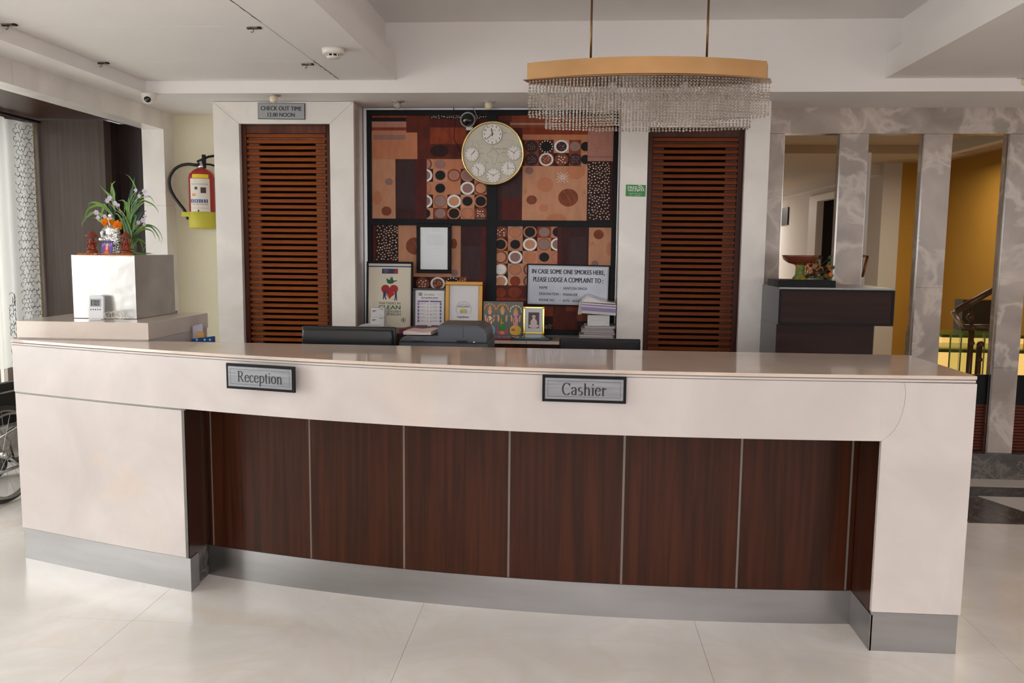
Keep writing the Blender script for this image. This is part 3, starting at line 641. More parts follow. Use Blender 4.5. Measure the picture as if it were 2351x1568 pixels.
def cell(p, x0, x1, y0, y1, k, CX=None):
    cx, cy = (x0+x1)/2, (y0+y1)/2
    if CX is not None: cx = CX
    rx, ry = 59, 54; cl = (x0, y0, x1, y1)
    bg = {'R': 'tan', 'W': 'choc', 'W2': 'choc', 'B': 'terra', 'K2': 'choc', 'K3': 'choc', 'D': 'rustd', 'G2': 'rust', 'B2': 'terra', 'L2': 'maroon', 'G': 'terra', 'D2': 'choc', 'GD': 'brown', 'WD': 'rustd', 'KR': 'rustd', 'S': 'choc', 'WS': 'choc'}.get(k, 'terra' if (x0+y0) % 3 else 'tan')
    p.r(x0, y0, x1, y1, bg)
    E = lambda a, b, m: p.e(cx, cy, a, b, m, cl)
    if k == 'R': E(rx, ry, 'brown'); E(rx-14, ry-12, 'pink')
    elif k == 'L': E(46, 40, 'lilac')
    elif k == 'L2': E(rx, ry, 'pink'); E(44, 40, 'lilac')
    elif k == 'T': E(rx-2, ry-2, 'pink'); E(rx-7, ry-7, 'terra')
    elif k == 'T2': E(rx-3, ry-3, 'lilac'); E(48, 42, 'terra')
    elif k in ('W', 'W2'): E(rx+3, ry+2, 'white'); E(45, 40, 'lilac' if k == 'W' else 'tan')
    elif k == 'K': E(rx-6, ry-6, 'pink'); E(44, 40, 'black')
    elif k == 'B': E(rx+2, ry, 'brown'); E(46, 42, 'pink')
    elif k == 'B2': E(rx+2, ry, 'brown'); E(44, 42, 'tan')
    elif k == 'G': E(rx-3, ry-2, 'brown'); E(52, 46, 'grey')
    elif k == 'G2': E(rx, ry, 'brown'); E(46, 40, 'grey')
    elif k in ('K2', 'K3'): E(rx+1, ry, 'terra'); E(46, 42, 'black')
    elif k in ('D', 'D2'): E(rx, ry, 'brown'); p.dots(cx-38, cy-34, cx+38, cy+34, 14, 6.5, 'white', int(x0))
    elif k == 'GD': E(rx, ry, 'plum'); p.dots(cx-36, cy-34, cx+36, cy+34, 12, 5, 'grey', int(x0), 'grey')
    elif k == 'KR':
        E(rx+2, ry, 'black')
        for q in range(14): p.e(cx+54*math.cos(q*.449), cy+49*math.sin(q*.449), 6, 5, 'white', cl)
    elif k == 'WD': E(rx+4, ry+2, 'white'); E(46, 42, 'brown'); p.dots(cx-34, cy-30, cx+34, cy+30, 8, 5, 'pink', int(x0))
    elif k == 'WG': E(rx+4, ry+2, 'white'); E(46, 42, 'plum'); p.dots(cx-34, cy-30, cx+34, cy+30, 8, 5, 'lilac', int(x0))
    elif k == 'S': E(rx, ry, 'terra'); E(48, 44, 'white')
    elif k == 'M': E(46, 44, 'rust')
CXo = [598, None, None, None, None]
for j, (y0, y1) in enumerate(rs):
    for i, (x0, x1) in enumerate(cs): cell(p, x0, x1, y0, y1, kind[j][i], 592 if i == 0 else None)
p.mb.build('print_panel', art)
# top right
p = Print(Z3)
p.r(1205, 124, 2240, 1050, 'maroon').r(1215, 124, 1346, 175, 'rustd').r(1346, 124, 2235, 180, 'brown').r(1346, 140, 2000, 165, 'rust').r(1330, 182, 2235, 240, 'brown').r(1330, 196, 1800, 215, 'pink').r(1440, 240, 2010, 298, 'rust').r(1440, 298, 2010, 345, 'terra')
p.r(2008, 240, 2235, 530, 'pink').dots(2015, 250, 2225, 480, 60, 5, 'lilac', 9, 'lilac').r(2008, 484, 2235, 500, 'lilac')
p.r(1440, 345, 2005, 572, 'choc')
for i, (k1, k2, X) in enumerate((('GD', 'GD', 1515), ('KR', 'WD', 1645), ('WG', 'D2', 1777), ('G2', 'GD', 1897), ('KR', 'KR', 1985))):
    x0, x1 = [(1455, 1580), (1580, 1712), (1712, 1845), (1845, 1950), (1950, 2005)][i]
    cell(p, x0, x1, 346, 459, 'K' if i == 4 else k1, 1990 if i == 4 else None); cell(p, x0, x1, 459, 572, 'K' if i == 4 else k2, 1990 if i == 4 else None)
p.r(1205, 575, 1437, 1045, 'wine').r(1258, 620, 1437, 850, 'plum').r(1258, 850, 1437, 1045, 'maroon').r(1437, 573, 2002, 1048, 'tan')
p.e(1497, 612, 36, 31, 'lilac').e(1636, 735, 74, 64, 'terra').e(1900, 618, 84, 70, 'terra', (1800, 575, 2000, 700)).e(1837, 848, 87, 77, 'brown').e(1519, 868, 46, 40, 'brown').e(1622, 938, 38, 34, 'terra').e(1735, 1040, 88, 52, 'terra', (1640, 980, 1840, 1047))
for a in range(12):
    t = a*math.pi/6+.2; L_ = (46, 66, 58)[a % 3]; p.line([(1788+7*math.cos(t), 672+7*math.sin(t)), (1788+L_*math.cos(t), 672+L_*.9*math.sin(t))], .0028, 'white')
for (x, y) in ((1470, 800), (1985, 810)):
    for a in range(7): t = a*.45+2.2; p.line([(x, y), (x+38*math.cos(t) if x < 1900 else x-abs(38*math.cos(t)), y+38*math.sin(t))], .0011, 'brown')
squiggles(p, 1445, 580, 1995, 1040, 12, 'pink', 11)
p.line([(1800, 790), (1850, 870), (1862, 910)], .002, 'terra').line([(1845, 775), (1890, 840), (1895, 890)], .002, 'terra')
p.r(2005, 532, 2205, 1048, 'choc').dots(2008, 536, 2203, 1044, 190, 7, 'pink', 4)
p.mb.build('print_panel', art)
# bottom left
p = Print(Z4)
p.r(130, 55, 1125, 985, 'maroon').r(160, 57, 357, 378, 'choc').dots(163, 60, 354, 376, 110, 7, 'pink', 8).r(357, 57, 900, 516, 'tan')
p.e(500, 246, 78, 74, 'brown').e(840, 225, 28, 44, 'brown').e(845, 480, 32, 30, 'lilac').line([(470, 180), (510, 230), (520, 300)], .002, 'terra')
squiggles(p, 362, 60, 895, 510, 9, 'pink', 12)
p.r(900, 57, 1080, 520, 'wine').r(905, 245, 1078, 620, 'plum').r(1080, 62, 1125, 720, 'maroon').r(490, 516, 950, 630, 'choc')
cell(p, 500, 636, 516, 630, 'D2'); cell(p, 636, 765, 516, 630, 'WD'); cell(p, 765, 888, 516, 630, 'KR'); p.r(888, 516, 950, 630, 'brown')
p.dots(890, 518, 948, 628, 10, 6, 'pink', 5).r(950, 540, 1080, 985, 'maroon').r(130, 630, 900, 985, 'rustd')
p.mb.build('print_panel', art)
# bottom right
p = Print(Z4)
p.r(1200, 72, 2222, 985, 'maroon')
kk = [['D', 'T2', 'K3', 'G2', 'K'], ['K2', 'K', 'W2', 'G', 'W'], ['B2', 'W', 'T', 'K', 'T2'], ['S', 'T2', 'R', 'M', 'T'], ['W2', 'M', 'R', 'T', 'T']]
cs2 = [(1200, 1312), (1312, 1440), (1440, 1568), (1568, 1688), (1688, 1742)]; rs2 = [(74, 175), (175, 288), (288, 398), (398, 500), (500, 605)]
for j, (y0, y1) in enumerate(rs2):
    for i, (x0, x1) in enumerate(cs2): cell(p, x0, x1, y0, y1, kk[j][i], 1248 if i == 0 else (1745 if i == 4 else None))
p.r(1742, 78, 1850, 985, 'maroon').r(1780, 80, 1840, 400, 'wine').r(1840, 80, 2016, 985, 'wine').r(1848, 165, 1990, 600, 'plum').r(2016, 85, 2215, 418, 'tan')
p.e(2103, 145, 45, 42, 'brown').e(2070, 400, 32, 28, 'lilac', (2020, 360, 2140, 416)).e(2195, 270, 26, 60, 'terra', (2170, 200, 2214, 340))
for a in range(6): t = a*.5+.6; p.line([(2055, 215), (2055+38*math.cos(t), 215+38*math.sin(t))], .0011, 'brown')
squiggles(p, 2020, 95, 2210, 410, 4, 'pink', 15)
p.r(1200, 590, 1742, 725, 'rustd').e(1250, 650, 45, 42, 'rust').e(1370, 650, 60, 46, 'rust').r(1200, 700, 1742, 725, 'rust')
p.r(1620, 768, 1705, 858, 'rust').r(1705, 768, 1915, 975, 'rustd').r(1815, 768, 1915, 815, 'rust').r(1200, 768, 1620, 975, 'maroon').r(1620, 858, 1705, 975, 'choc').dots(1630, 925, 1700, 972, 12, 5, 'pink', 6).r(1915, 768, 2020, 900, 'brown')
p.mb.build('print_panel', art)

# ================================================================== CLOCK
CF = mat('clock_face', (200, 194, 178), 0.35); CD = mat('dial_white', (232, 228, 222), 0.4); MAPI = mat('map_ink', (150, 132, 100), 0.6); HAND = mat('hand_black', (24, 22, 20), 0.5); REDH = mat('hand_red', (220, 130, 120), 0.5); GHAND = mat('hand_grey', (170, 160, 150), .4)
cc = at(1131, 352, 5.99); ck = thing('wall_clock', 'round gold rimmed world time clock with seven small dials over the patchwork art', 'clock', (cc.x, 6.0, cc.z))
RC = .221
def yl_(pts, c, m, mb):  # lathe about the y axis
    n = 48; vs = []
    for r, y in pts:
        for j in range(n): a = 2*math.pi*j/n; vs.append((c[0]+r*math.cos(a), y, c[1]+r*math.sin(a)))
    k = len(pts); fs = [(i*n+j, (i+1)*n+j, (i+1)*n+(j+1) % n, i*n+(j+1) % n) for i in range(k-1) for j in range(n)]
    if pts[0][0] > 1e-5: fs.append(tuple(range(n)))
    if pts[-1][0] > 1e-5: fs.append(tuple(range((k-1)*n+n-1, (k-1)*n-1, -1)))
    return mb.add(vs, fs, m, True)
yl_([(RC-.01, 6.055), (RC, 6.04), (RC+.002, 5.985), (RC-.004, 5.976), (RC-.011, 5.980), (RC-.013, 5.998)], (cc.x, cc.z), BRASS, MB()).build('gold_rim', ck)
mb = MB(); mb.disc(cc.x, cc.z, RC-.010, RC-.010, 5.996, CF, 60); mb.build('face', ck)
U = .221/565.0  # metres per pixel in the close-up (clock radius 565 px, centre 712, 878)
def ZC(x, y): return cc.x+(x-712)*U, cc.z-(y-878)*U
mb = MB()
def mapline(pts, w=.0013): mb.ribbon([ZC(*q) for q in pts], w, 5.9952, MAPI)
mapline([(690, 790), (650, 850), (615, 880), (622, 925), (660, 940), (690, 945), (705, 990), (715, 1060), (725, 1100), (760, 1060), (790, 1000), (790, 950), (830, 890), (800, 870), (770, 820), (720, 815), (690, 830), (660, 860)], .0018)
mapline([(310, 680), (360, 640), (350, 700), (355, 770)]); mapline([(410, 660), (440, 690), (470, 740), (460, 800), (500, 790), (530, 770), (510, 760)]); mapline([(440, 650), (520, 640), (530, 700), (490, 720)])
mapline([(450, 940), (520, 950), (470, 1000), (460, 1050), (440, 1010)]); mapline([(560, 710), (590, 740), (630, 730)]); mapline([(650, 770), (690, 770), (700, 740), (740, 720), (700, 800)])
mapline([(780, 720), (850, 690), (900, 640), (960, 650), (1040, 630), (1090, 660), (1060, 710), (1050, 740)]); mapline([(800, 870), (860, 890), (880, 880), (900, 940), (940, 910), (980, 960), (1010, 930)]); mapline([(760, 820), (780, 880), (830, 900)])
mapline([(560, 1000), (600, 1030)]); 
for (x, y, w_, t_) in ((940, 515, 70, 'TOKYO'), (845, 1035, 60, 'CAIRO'), (520, 880, 56, 'LIMA'), (605, 1040, 80, 'LONDON'), (910, 865, 70, 'DELHI'), (740, 1115, 60, 'PARIS')): pass
a = ZC(835, 795); mb.text('WORLD TIME', a[0], a[1], 270*U, 26*U, 5.9950, MAPI, .02)
for (x, y) in ((940, 515), (845, 1035), (520, 880), (605, 1040), (910, 865)):
    a = ZC(x, y); mb.disc(a[0], a[1], 40*U, 14*U, 5.9951, mat('dial_patch', (186, 176, 150), .5), 12)
mb.build('world_map', ck)
dials = [(703, 540, 182, 705, (-20, -30), 352, 230, True), (335, 895, 130, 0, 0, 45, 40, False), (455, 1165, 132, 0, 0, 318, 180, False), (728, 1270, 132, 0, 0, 302, 60, False), (995, 1145, 132, 0, 0, 350, 90, False), (1100, 868, 132, 0, 0, 300, 45, False)]
dials += []
for (x, y, r, _a, _b, ha, ma, big) in dials:
    c = ZC(x, y); R_ = r*U; mb = MB()
    yl_([(R_, 5.996), (R_, 5.990), (R_-.002, 5.989), (R_-.002, 5.9905)], c, MAPI, mb); mb.disc(c[0], c[1], R_-.001, R_-.001, 5.9903, CD, 36)
    dl_ = mb.build('dial', ck)
    mb = MB()
    for h in range(1, 13):
        t = rad(90-30*h); rr = R_*.80; hh = R_*(.20 if big else .19); s_ = str(h); w_ = hh*(.52 if h < 10 else .95); w_ *= .5 if h == 1 else 1
        mb.text(s_, c[0]+rr*math.cos(t), c[1]+rr*math.sin(t), w_, hh, 5.9900, HAND, .03 if big else .02)
    mb.text('QUARTZ', c[0], c[1]-R_*.45, R_*.5, R_*.07, 5.9900, GHAND)
    if big: mb.text('wall', c[0], c[1]+R_*.38, R_*.6, R_*.16, 5.9900, GHAND)
    mb.build('numerals', dl_)
    mb = MB()
    def hand(ang, L1, w_, m, yy, back=.18):
        t = rad(90-ang); mb.ribbon([(c[0]-back*R_*math.cos(t), c[1]-back*R_*math.sin(t)), (c[0]+L1*R_*math.cos(t), c[1]+L1*R_*math.sin(t))], w_, yy, m)
    hm = HAND
    hand(ha, .58, .0055 if big else .0028, hm, 5.9885); hand(ma, .80, .0038 if big else .0020, hm, 5.9882)
    hand(268 if big else 190, .62, .0011, GHAND if big else REDH, 5.9880, .3)
    mb.disc(c[0], c[1], .004 if big else .0028, .004 if big else .0028, 5.9878, HAND if big else REDH, 12)
    mb.build('hands', dl_)

# round dark spot lamp and wires above the clock
q = at(1074, 275, 6.0)
sp = thing('round_spot_lamp', 'small round dark-lensed lamp in white ring hooked above the clock', 'lamp', (q.x, 6.05, q.z))
yl_([(.045, 6.065), (.052, 6.03), (.054, 6.0), (.050, 5.992), (.047, 5.998)], (q.x, q.z), mat('lamp_ring', (170, 172, 172), .35, .3), MB()).build('ring', sp)
yl_([(.047, 6.0), (.040, 5.978), (.025, 5.965), (.0, 5.960)], (q.x, q.z), mat('dark_lens', (26, 26, 24), .08, coat=.6), MB()).build('lens', sp)
MB().cbox((q.x+.012, 6.02, q.z-.060), (.05, .03, .022), mat('lamp_grip', (196, 198, 200), .4)).build('bracket', sp, bevel=.003)
MB().cbox((q.x+.012, 6.035, q.z-.082), (.04, .03, .024), BLACK).build('socket', sp, bevel=.003)
mb = MB(); P = lambda x, y, Y=6.05: tuple(at(x, y, Y))
mb.tube([P(1086, 245), P(1090, 255), P(1096, 270), P(1092, 280)], .003, ALU, 6).build('hook_wire', sp)
tag(MB().tube([P(1041, 247), P(1044, 262), P(1046, 282), P(1043, 300), P(1042, 318), P(1050, 335), P(1056, 350)], .0025, BLACKM, 6).build('hanging_wire', None, 'thin black wire hanging down from the frame top beside the clock', 'cable'))

# ================================================================== SIGNS
def plate_sign(name, label, cx, cz, w, h, Y, roll=0.0, lean=0.0, border=.012, face=SIGNM, thick=.014, bmat=BLACK):
    t = thing(name, label, 'sign')
    MB().box(-w/2, w/2, -thick, 0, 0, h, bmat).build('backing', t, bevel=.001)
    MB().box(-w/2+border, w/2-border, -thick-.002, -thick-.0001, border, h-border, face).build('metal_face', t)
    LOCAL.add(t.name); t.location = (cx, Y, cz-h/2); t.rotation_euler = (lean, roll, 0)
    return t, -thick-.0026
a, b = at(591, 237, 5.79), at(700, 273, 5.79)
GREYP = mat('grey_plate', (158, 160, 162), 0.4, .2)
w, h = b.x-a.x, a.z-b.z+.003
t, yy = plate_sign('check_out_sign', 'grey CHECK OUT TIME plate above the left slatted door', (a.x+b.x)/2, (a.z+b.z)/2, w, h, 5.799, 0.012, 0, .003, GREYP, .008)
mb = MB(); mb.text('CHECK OUT TIME', 0, h*.66, w*.86, h*.26, yy, INK, .03); mb.text('12.00 NOON', 0, h*.27, w*.57, h*.25, yy, INK, .03); mb.build('lettering', t)
a, b, c, d = at(1209, 606, 6.02), at(1400, 612, 6.02), at(1207, 700, 6.02), at(1397, 703, 6.02)
w = b.x-a.x; h = (a.z-c.z+b.z-d.z)/2+.01
SILV = mat('polished_silver_plate', (158, 160, 166), 0.36, 0.6, rgb2=(140, 142, 150), vscale=(3, 3, 3))
t, yy = plate_sign('smoking_notice', 'silver plate asking guests to lodge a smoking complaint, leaning on the art', (a.x+b.x)/2, (a.z+c.z+b.z+d.z)/4, w, h, 6.045, 0.012, .004, .010, SILV, .012)
mb = MB()
mb.text('IN CASE SOME ONE SMOKES HERE,', 0, h*.815, w*.875, h*.125, yy, INK, .035); mb.text('PLEASE LODGE A COMPLAINT TO :', 0, h*.63, w*.84, h*.115, yy, INK, .035)
def lt(s_, x0, z, ww, hh): mb.text(s_, (x0+ww/2-.5)*w, h*z, ww*w, h*hh, yy, INK, .02)
lt('NAME', .155, .435, .10, .062); lt(':', .405, .43, .005, .05); lt('SANTOSH SINGH', .445, .43, .285, .062)
lt('DESIGNATION', .155, .285, .235, .062); lt(':', .405, .28, .005, .05); lt('MANAGER', .445, .28, .175, .062)
lt('PHONE NO.', .155, .135, .19, .062); lt(':', .405, .13, .005, .05); lt('0172 - 4554455', .445, .13, .25, .062)
mb.build('lettering', t)
i = .016; mb = MB()
for r_ in ((-w/2+i, i, w/2-i, i+.0014), (-w/2+i, h-i, w/2-i, h-i+.0014), (-w/2+i, i, -w/2+i+.0014, h-i), (w/2-i, i, w/2-i+.0014, h-i)): mb.rect(*r_, yy, INK)
mb.build('border_line', t)
a, b = at(1437, 424, 5.79), at(1482, 451, 5.79); w, h = b.x-a.x, a.z-b.z
t = thing('wifi_sticker', 'small green FREE WI-FI sticker on the white pillar by the right door', 'sticker')
GRN = mat('sticker_green', (52, 140, 62), 0.4); WH = mat('print_white', (236, 238, 232), .5)
MB().box(-w/2, w/2, -.002, 0, 0, h, GRN).build('sheet', t); mb = MB(); y_ = -.0026
mb.text('FREE', -w*.16, h*.76, w*.48, h*.22, y_, WH, .04); mb.text('WI-FI', -w*.16, h*.52, w*.48, h*.2, y_, WH, .04)
for rr in (.10, .19, .28): mb.ribbon([(w*.12+rr*w*math.cos(rad(q_)), h*.46+rr*w*math.sin(rad(q_))) for q_ in range(0, 91, 10)], w*.04, y_, WH)
mb.disc(w*.12, h*.5, w*.035, w*.035, y_, WH, 12); mb.text('Browse from here', 0, h*.26, w*.62, h*.07, y_, WH); mb.text('yes', -w*.22, h*.12, w*.12, h*.07, y_, WH); mb.text('airtel', w*.1, h*.12, w*.28, h*.08, y_, WH); mb.build('lettering', t)
t.location = ((a.x+b.x)/2, 5.7995, b.z); t.rotation_euler = (0, .02, 0)

# ================================================================== CREDENZA WITH FRAMES
cr = thing('credenza', 'low back shelf with pale top under the patchwork wall art', 'shelf', (-.6, 5.9, 0))
for x0, x1 in ((-1.505, -.30), (-.298, .318)): MB().box(x0, x1, 5.70, 6.058, .953, .975, CTOP).build('shelf_top', cr, bevel=.001)
MB().box(-1.505, .318, 5.73, 6.05, 0, .952, MAHOG).build('shelf_body', cr)
ZS = .975
PAPER = mat('paper_white', (228, 226, 228), .7); CREAMP = mat('poster_cream', (216, 206, 186), .6); WOODF = mat('dark_frame', (36, 24, 22), .35)
FRAME_H = {}
def framed(name, label, cat, px, Y, fmat, fw, depth=.018, lean=-.07, bottom=None, group=None, sheet=PAPER):
    """px = (left, top, right, bottom) edges on the plane Y"""
    a = at(px[0], px[1], Y); b = at(px[2], px[1]+(px[2]-px[0])*.012, Y); z1 = (a.z+b.z)/2; z0 = bottom if bottom is not None else (at(px[0], px[3], Y).z+at(px[2], px[3], Y).z)/2
    w, h = b.x-a.x, z1-z0
    t = thing(name, label, cat, group=group)
    for bx in ((-w/2, w/2, h-fw, h), (-w/2, w/2, 0, fw), (-w/2, -w/2+fw, fw, h-fw), (w/2-fw, w/2, fw, h-fw)):
        MB().box(bx[0], bx[1], -depth, 0, bx[2], bx[3], fmat).build('frame_bar', t, bevel=min(.003, fw*.2))
    MB().box(-w/2+fw, w/2-fw, -.008, -.002, fw, h-fw, sheet).build('sheet', t)
    LOCAL.add(t.name); t.location = ((a.x+b.x)/2, Y, z0); t.rotation_euler = (lean, 0, 0)
    return t, w, h, -.0086
GR = mat('ink_green', (28, 92, 56), .6); RD = mat('ink_red', (168, 28, 32), .6); BL = mat('ink_blue', (40, 60, 120), .6); BK = mat('ink_dark', (36, 40, 40), .6); PU = mat('ink_purple', (92, 70, 150), .6); SKIN = mat('ink_skin', (220, 190, 160), .6); OR = mat('ink_orange', (220, 130, 90), .6); LB = mat('ink_light_blue', (140, 180, 220), .6); GYI = mat('ink_grey', (150, 150, 156), .6)
# clean campaign poster
t, w, h, y_ = framed('campaign_poster', 'black framed cream poster with red heart reading PARTNERS IN CLEAN', 'poster', (840, 600, 947, 0), 5.90, BLACK, .014, bottom=ZS+.001, sheet=CREAMP)
iw, ih = w-.028, h-.028
def fx(u): return -w/2+.014+u*iw
def fz(v): return h-.014-v*ih
mb = MB(); K = .97/ (965-0) 
def PX(x, y): return fx((x-187)/728), fz((y-100)/1085*.93)
def PXr(x0, y0, x1, y1, m, dy=0): a = PX(x0, y1); b = PX(x1, y0); mb.rect(a[0], a[1], b[0], b[1], y_-dy, m)
PXr(187, 138, 915, 158, BL); PXr(415, 185, 690, 268, mat('ink_navy', (44, 52, 90), .6)); a = PX(500, 205); mb.text('BUSINESS', *PX(480, 203), .03, .006, y_-.0002, GYI); mb.text('PROMOTION', *PX(490, 225), .034, .006, y_-.0002, GYI); mb.text('COUNCIL', *PX(480, 247), .028, .006, y_-.0002, GYI)
mb.poly([PX(*q_) for q_ in ((612, 228), (640, 222), (636, 190), (655, 205), (668, 190), (680, 215), (690, 210), (684, 255), (650, 262), (618, 240))][::-1], y_-.0002, RD)
hp = []
for i in range(40):
    s_ = 2*math.pi*i/40; hp.append(PX(550+145*(math.sin(s_)**3)*1.0, 545-(13*math.cos(s_)-5*math.cos(2*s_)-2*math.cos(3*s_)-math.cos(4*s_))*8.6+10))
mb.poly(hp, y_-.0001, RD)
mb.poly([PX(*q_) for q_ in ((492, 335), (520, 362), (556, 372), (562, 310), (572, 345), (580, 308), (588, 345), (600, 310), (606, 372), (628, 385), (655, 372), (682, 390), (640, 398), (600, 430), (550, 438), (512, 425), (497, 385))][::-1], y_-.0002, GR)
NV = mat('ink_navy2', (40, 56, 98), .6)
for pts in (((437, 575), (470, 555), (510, 565), (525, 575), (512, 590), (490, 590), (480, 640), (500, 700), (480, 700), (462, 650), (455, 695), (435, 695), (440, 620)), ((652, 560), (672, 575), (678, 715), (662, 715), (655, 660), (646, 718), (630, 718), (640, 640), (640, 590))):
    mb.poly([PX(*q_) for q_ in pts][::-1], y_-.0003, NV)
mb.ribbon([PX(490, 590), PX(510, 630), PX(530, 650)], .004, y_-.0003, SKIN); mb.ribbon([PX(640, 600), PX(612, 570)], .003, y_-.0003, SKIN); mb.disc(*PX(655, 552), .0035, .0035, y_-.0003, BK, 10)
for q_ in ((600, 695), (693, 678)): mb.disc(*PX(*q_), .0025, .0022, y_-.0003, RD, 10)
def tx(s_, x0, x1, y0, y1, m, b_=0.0): a = PX(x0, y1); b = PX(x1, y0); mb.text(s_, (a[0]+b[0])/2, (a[1]+b[1])/2, b[0]-a[0], b[1]-a[1], y_-.0002, m, b_)
tx('PARTNERS IN', 372, 735, 742, 782, BK, .01); tx('CLEAN', 365, 737, 795, 865, GR, .03); tx('CHANDIGARH', 365, 740, 878, 918, BK, .01); tx('CAMPAIGN', 365, 740, 925, 968, GR, .02)
c_ = PX(790, 1040); mb.ribbon([(c_[0]+.016*math.cos(q_*.2618), c_[1]+.016*math.sin(q_*.2618)) for q_ in range(25)], .003, y_-.0002, GR); mb.disc(c_[0], c_[1], .007, .009, y_-.0002, GR, 10)
mb.build('print', t)
# black frame hanging on art
t, w, h, y_ = framed('certificate_frame', 'wide black frame with a faded white certificate hung on the art left of centre', 'picture frame', (957, 513, 1037, 627), 6.055, BLACK, .027, lean=0.0, sheet=mat('faded_sheet', (204, 208, 212), .25, coat=.5))
mb = MB()
for i, (ww, zz) in enumerate(((.03, .93), (.07, .88), (.05, .85), (.1, .77), (.13, .73), (.12, .69), (.13, .65), (.12, .61), (.11, .57), (.06, .5))): mb.rect(-ww/2+.01, h*zz, ww/2+.01, h*zz+.0022, y_, mat('faint_ink', (184, 188, 192), .5))
mb.build('print', t)
# info sheet
t, w, h, y_ = framed('safety_sheet', 'dark framed white and purple printed chart between poster and gilt frame', 'picture frame', (948, 661, 1025, 0), 5.90, WOODF, .016, bottom=ZS+.001)
t.rotation_euler[0] = -.06
mb = MB(); iw, ih = w-.032, h-.032
def QX(x, y): return -w/2+.016+(x-988)/475*iw, h-.016-(y-560)/585*ih*.95
def qr(x0, y0, x1, y1, m): a = QX(x0, y1); b = QX(x1, y0); mb.rect(a[0], a[1], b[0], b[1], y_, m)
def qt(s_, x0, x1, y0, y1, m, b_=0.0): a = QX(x0, y1); b = QX(x1, y0); mb.text(s_, (a[0]+b[0])/2, (a[1]+b[1])/2, b[0]-a[0], b[1]-a[1], y_-.0002, m, b_)
qr(1040, 592, 1100, 640, GYI); qt('CARD AWARENESS', 1125, 1300, 612, 634, BK); qt('TRADER', 1345, 1412, 612, 624, GYI); qt('Help To Stay Well Here, Safe Food', 1085, 1355, 655, 682, BK, .02); qt('Kindly follow the hygiene steps', 1085, 1350, 688, 704, OR)
qr(1025, 708, 1210, 724, PU); qr(1228, 708, 1418, 724, PU)
for i in range(6):
    yy_ = 732+i*49; qr(1027, yy_, 1053, yy_+37, PU); qr(1390, yy_, 1416, yy_+37, PU); qt(str(i+1), 1036, 1044, yy_+10, yy_+27, PAPER); qt(str(i+7), 1399, 1407, yy_+10, yy_+27, PAPER)
    for k in range(3): qr(1064, yy_+6+k*9, 1165-(k*13+i*7) % 40, yy_+9+k*9, GYI); qr(1275, yy_+6+k*9, 1375-(k*17+i*5) % 40, yy_+9+k*9, GYI)
    mb.disc(*QX(1192, yy_+22), .004, .004, y_, (LB, LB, OR, GYI, LB, OR)[i], 10); mb.disc(*QX(1246, yy_+22), .004, .004, y_, (GYI, LB, OR, RD, GYI, RD)[i], 10)
mb.poly([QX(1015, 1138), QX(1218, 1138), QX(1188, 1053), QX(1015, 1053)], y_, PU); mb.poly([QX(1232, 1138), QX(1432, 1138), QX(1432, 1053), QX(1258, 1053)], y_, PU)
for k in range(4): qr(1045, 1066+k*16, 1160-k*6, 1071+k*16, LB)
mb.build('print', t)
# gilt certificate frame
t, w, h, y_ = framed('gilt_certificate', 'gilt framed white certificate with round owl emblem', 'picture frame', (1023, 646, 1108, 0), 5.88, GOLDF, .026, .022, bottom=ZS+.001)
mb = MB(); n = 26
for i in range(34):
    zz = .028+i*(h-.056)/33
    for xx in (-w/2+.029, w/2-.029): mb.rect(xx-.0018, zz-.002, xx+.0018, zz+.002, -.0092, GOLDF if i % 2 else BLACK)
for i in range(26):
    xx = -w/2+.03+i*(w-.06)/25; mb.rect(xx-.002, h-.031, xx+.002, h-.027, -.0092, GOLDF if i % 2 else BLACK)
mb.build('beaded_edge', t)
mb = MB()
def GX(x, y): return -w/2+.026+(x-1570)/510*(w-.052), h-.026-(y-470)/620*(h-.052)*.92
def gt(s_, x0, x1, y0, y1, m, b_=0.0): a = GX(x0, y1); b = GX(x1, y0); mb.text(s_, (a[0]+b[0])/2, (a[1]+b[1])/2, b[0]-a[0], b[1]-a[1], y_-.0002, m, b_)
c_ = GX(1818, 805); k_ = (GX(1948, 805)[0]-c_[0])
mb.ribbon([(c_[0]+k_*math.cos(rad(q_)), c_[1]+k_*math.sin(rad(q_))) for q_ in range(-38, 219, 8)], .0016, y_, GR)
gt('2018', 1805, 1840, 712, 722, GYI); gt('CERTIFICATE of', 1738, 1900, 730, 746, GYI); gt('EXCELLENCE', 1716, 1922, 757, 780, BK, .03)
YW = mat('emblem_yellow', (226, 206, 90), .6)
mb.poly([GX(*q_) for q_ in ((1752, 812), (1780, 802), (1818, 796), (1858, 802), (1886, 812), (1860, 840), (1818, 868), (1780, 840))][::-1], y_-.0001, YW)
for ex in (1782, 1856):
    cx_, cz_ = GX(ex, 845)
    for r_, m_ in ((.0115, BK), (.0095, PAPER), (.0058, BK), (.0044, PAPER), (.0022, BK)): mb.disc(cx_, cz_, r_, r_, y_-.0003-(.0115-r_)*.02, m_, 18)
gt('tripadvisor', 1708, 1912, 898, 938, BK, .02); gt('HOTEL WESTERN COURT', 1668, 1965, 997, 1018, GYI); gt('CHANDIGARH', 1765, 1850, 1030, 1042, GR, .02)
mb.build('print', t)
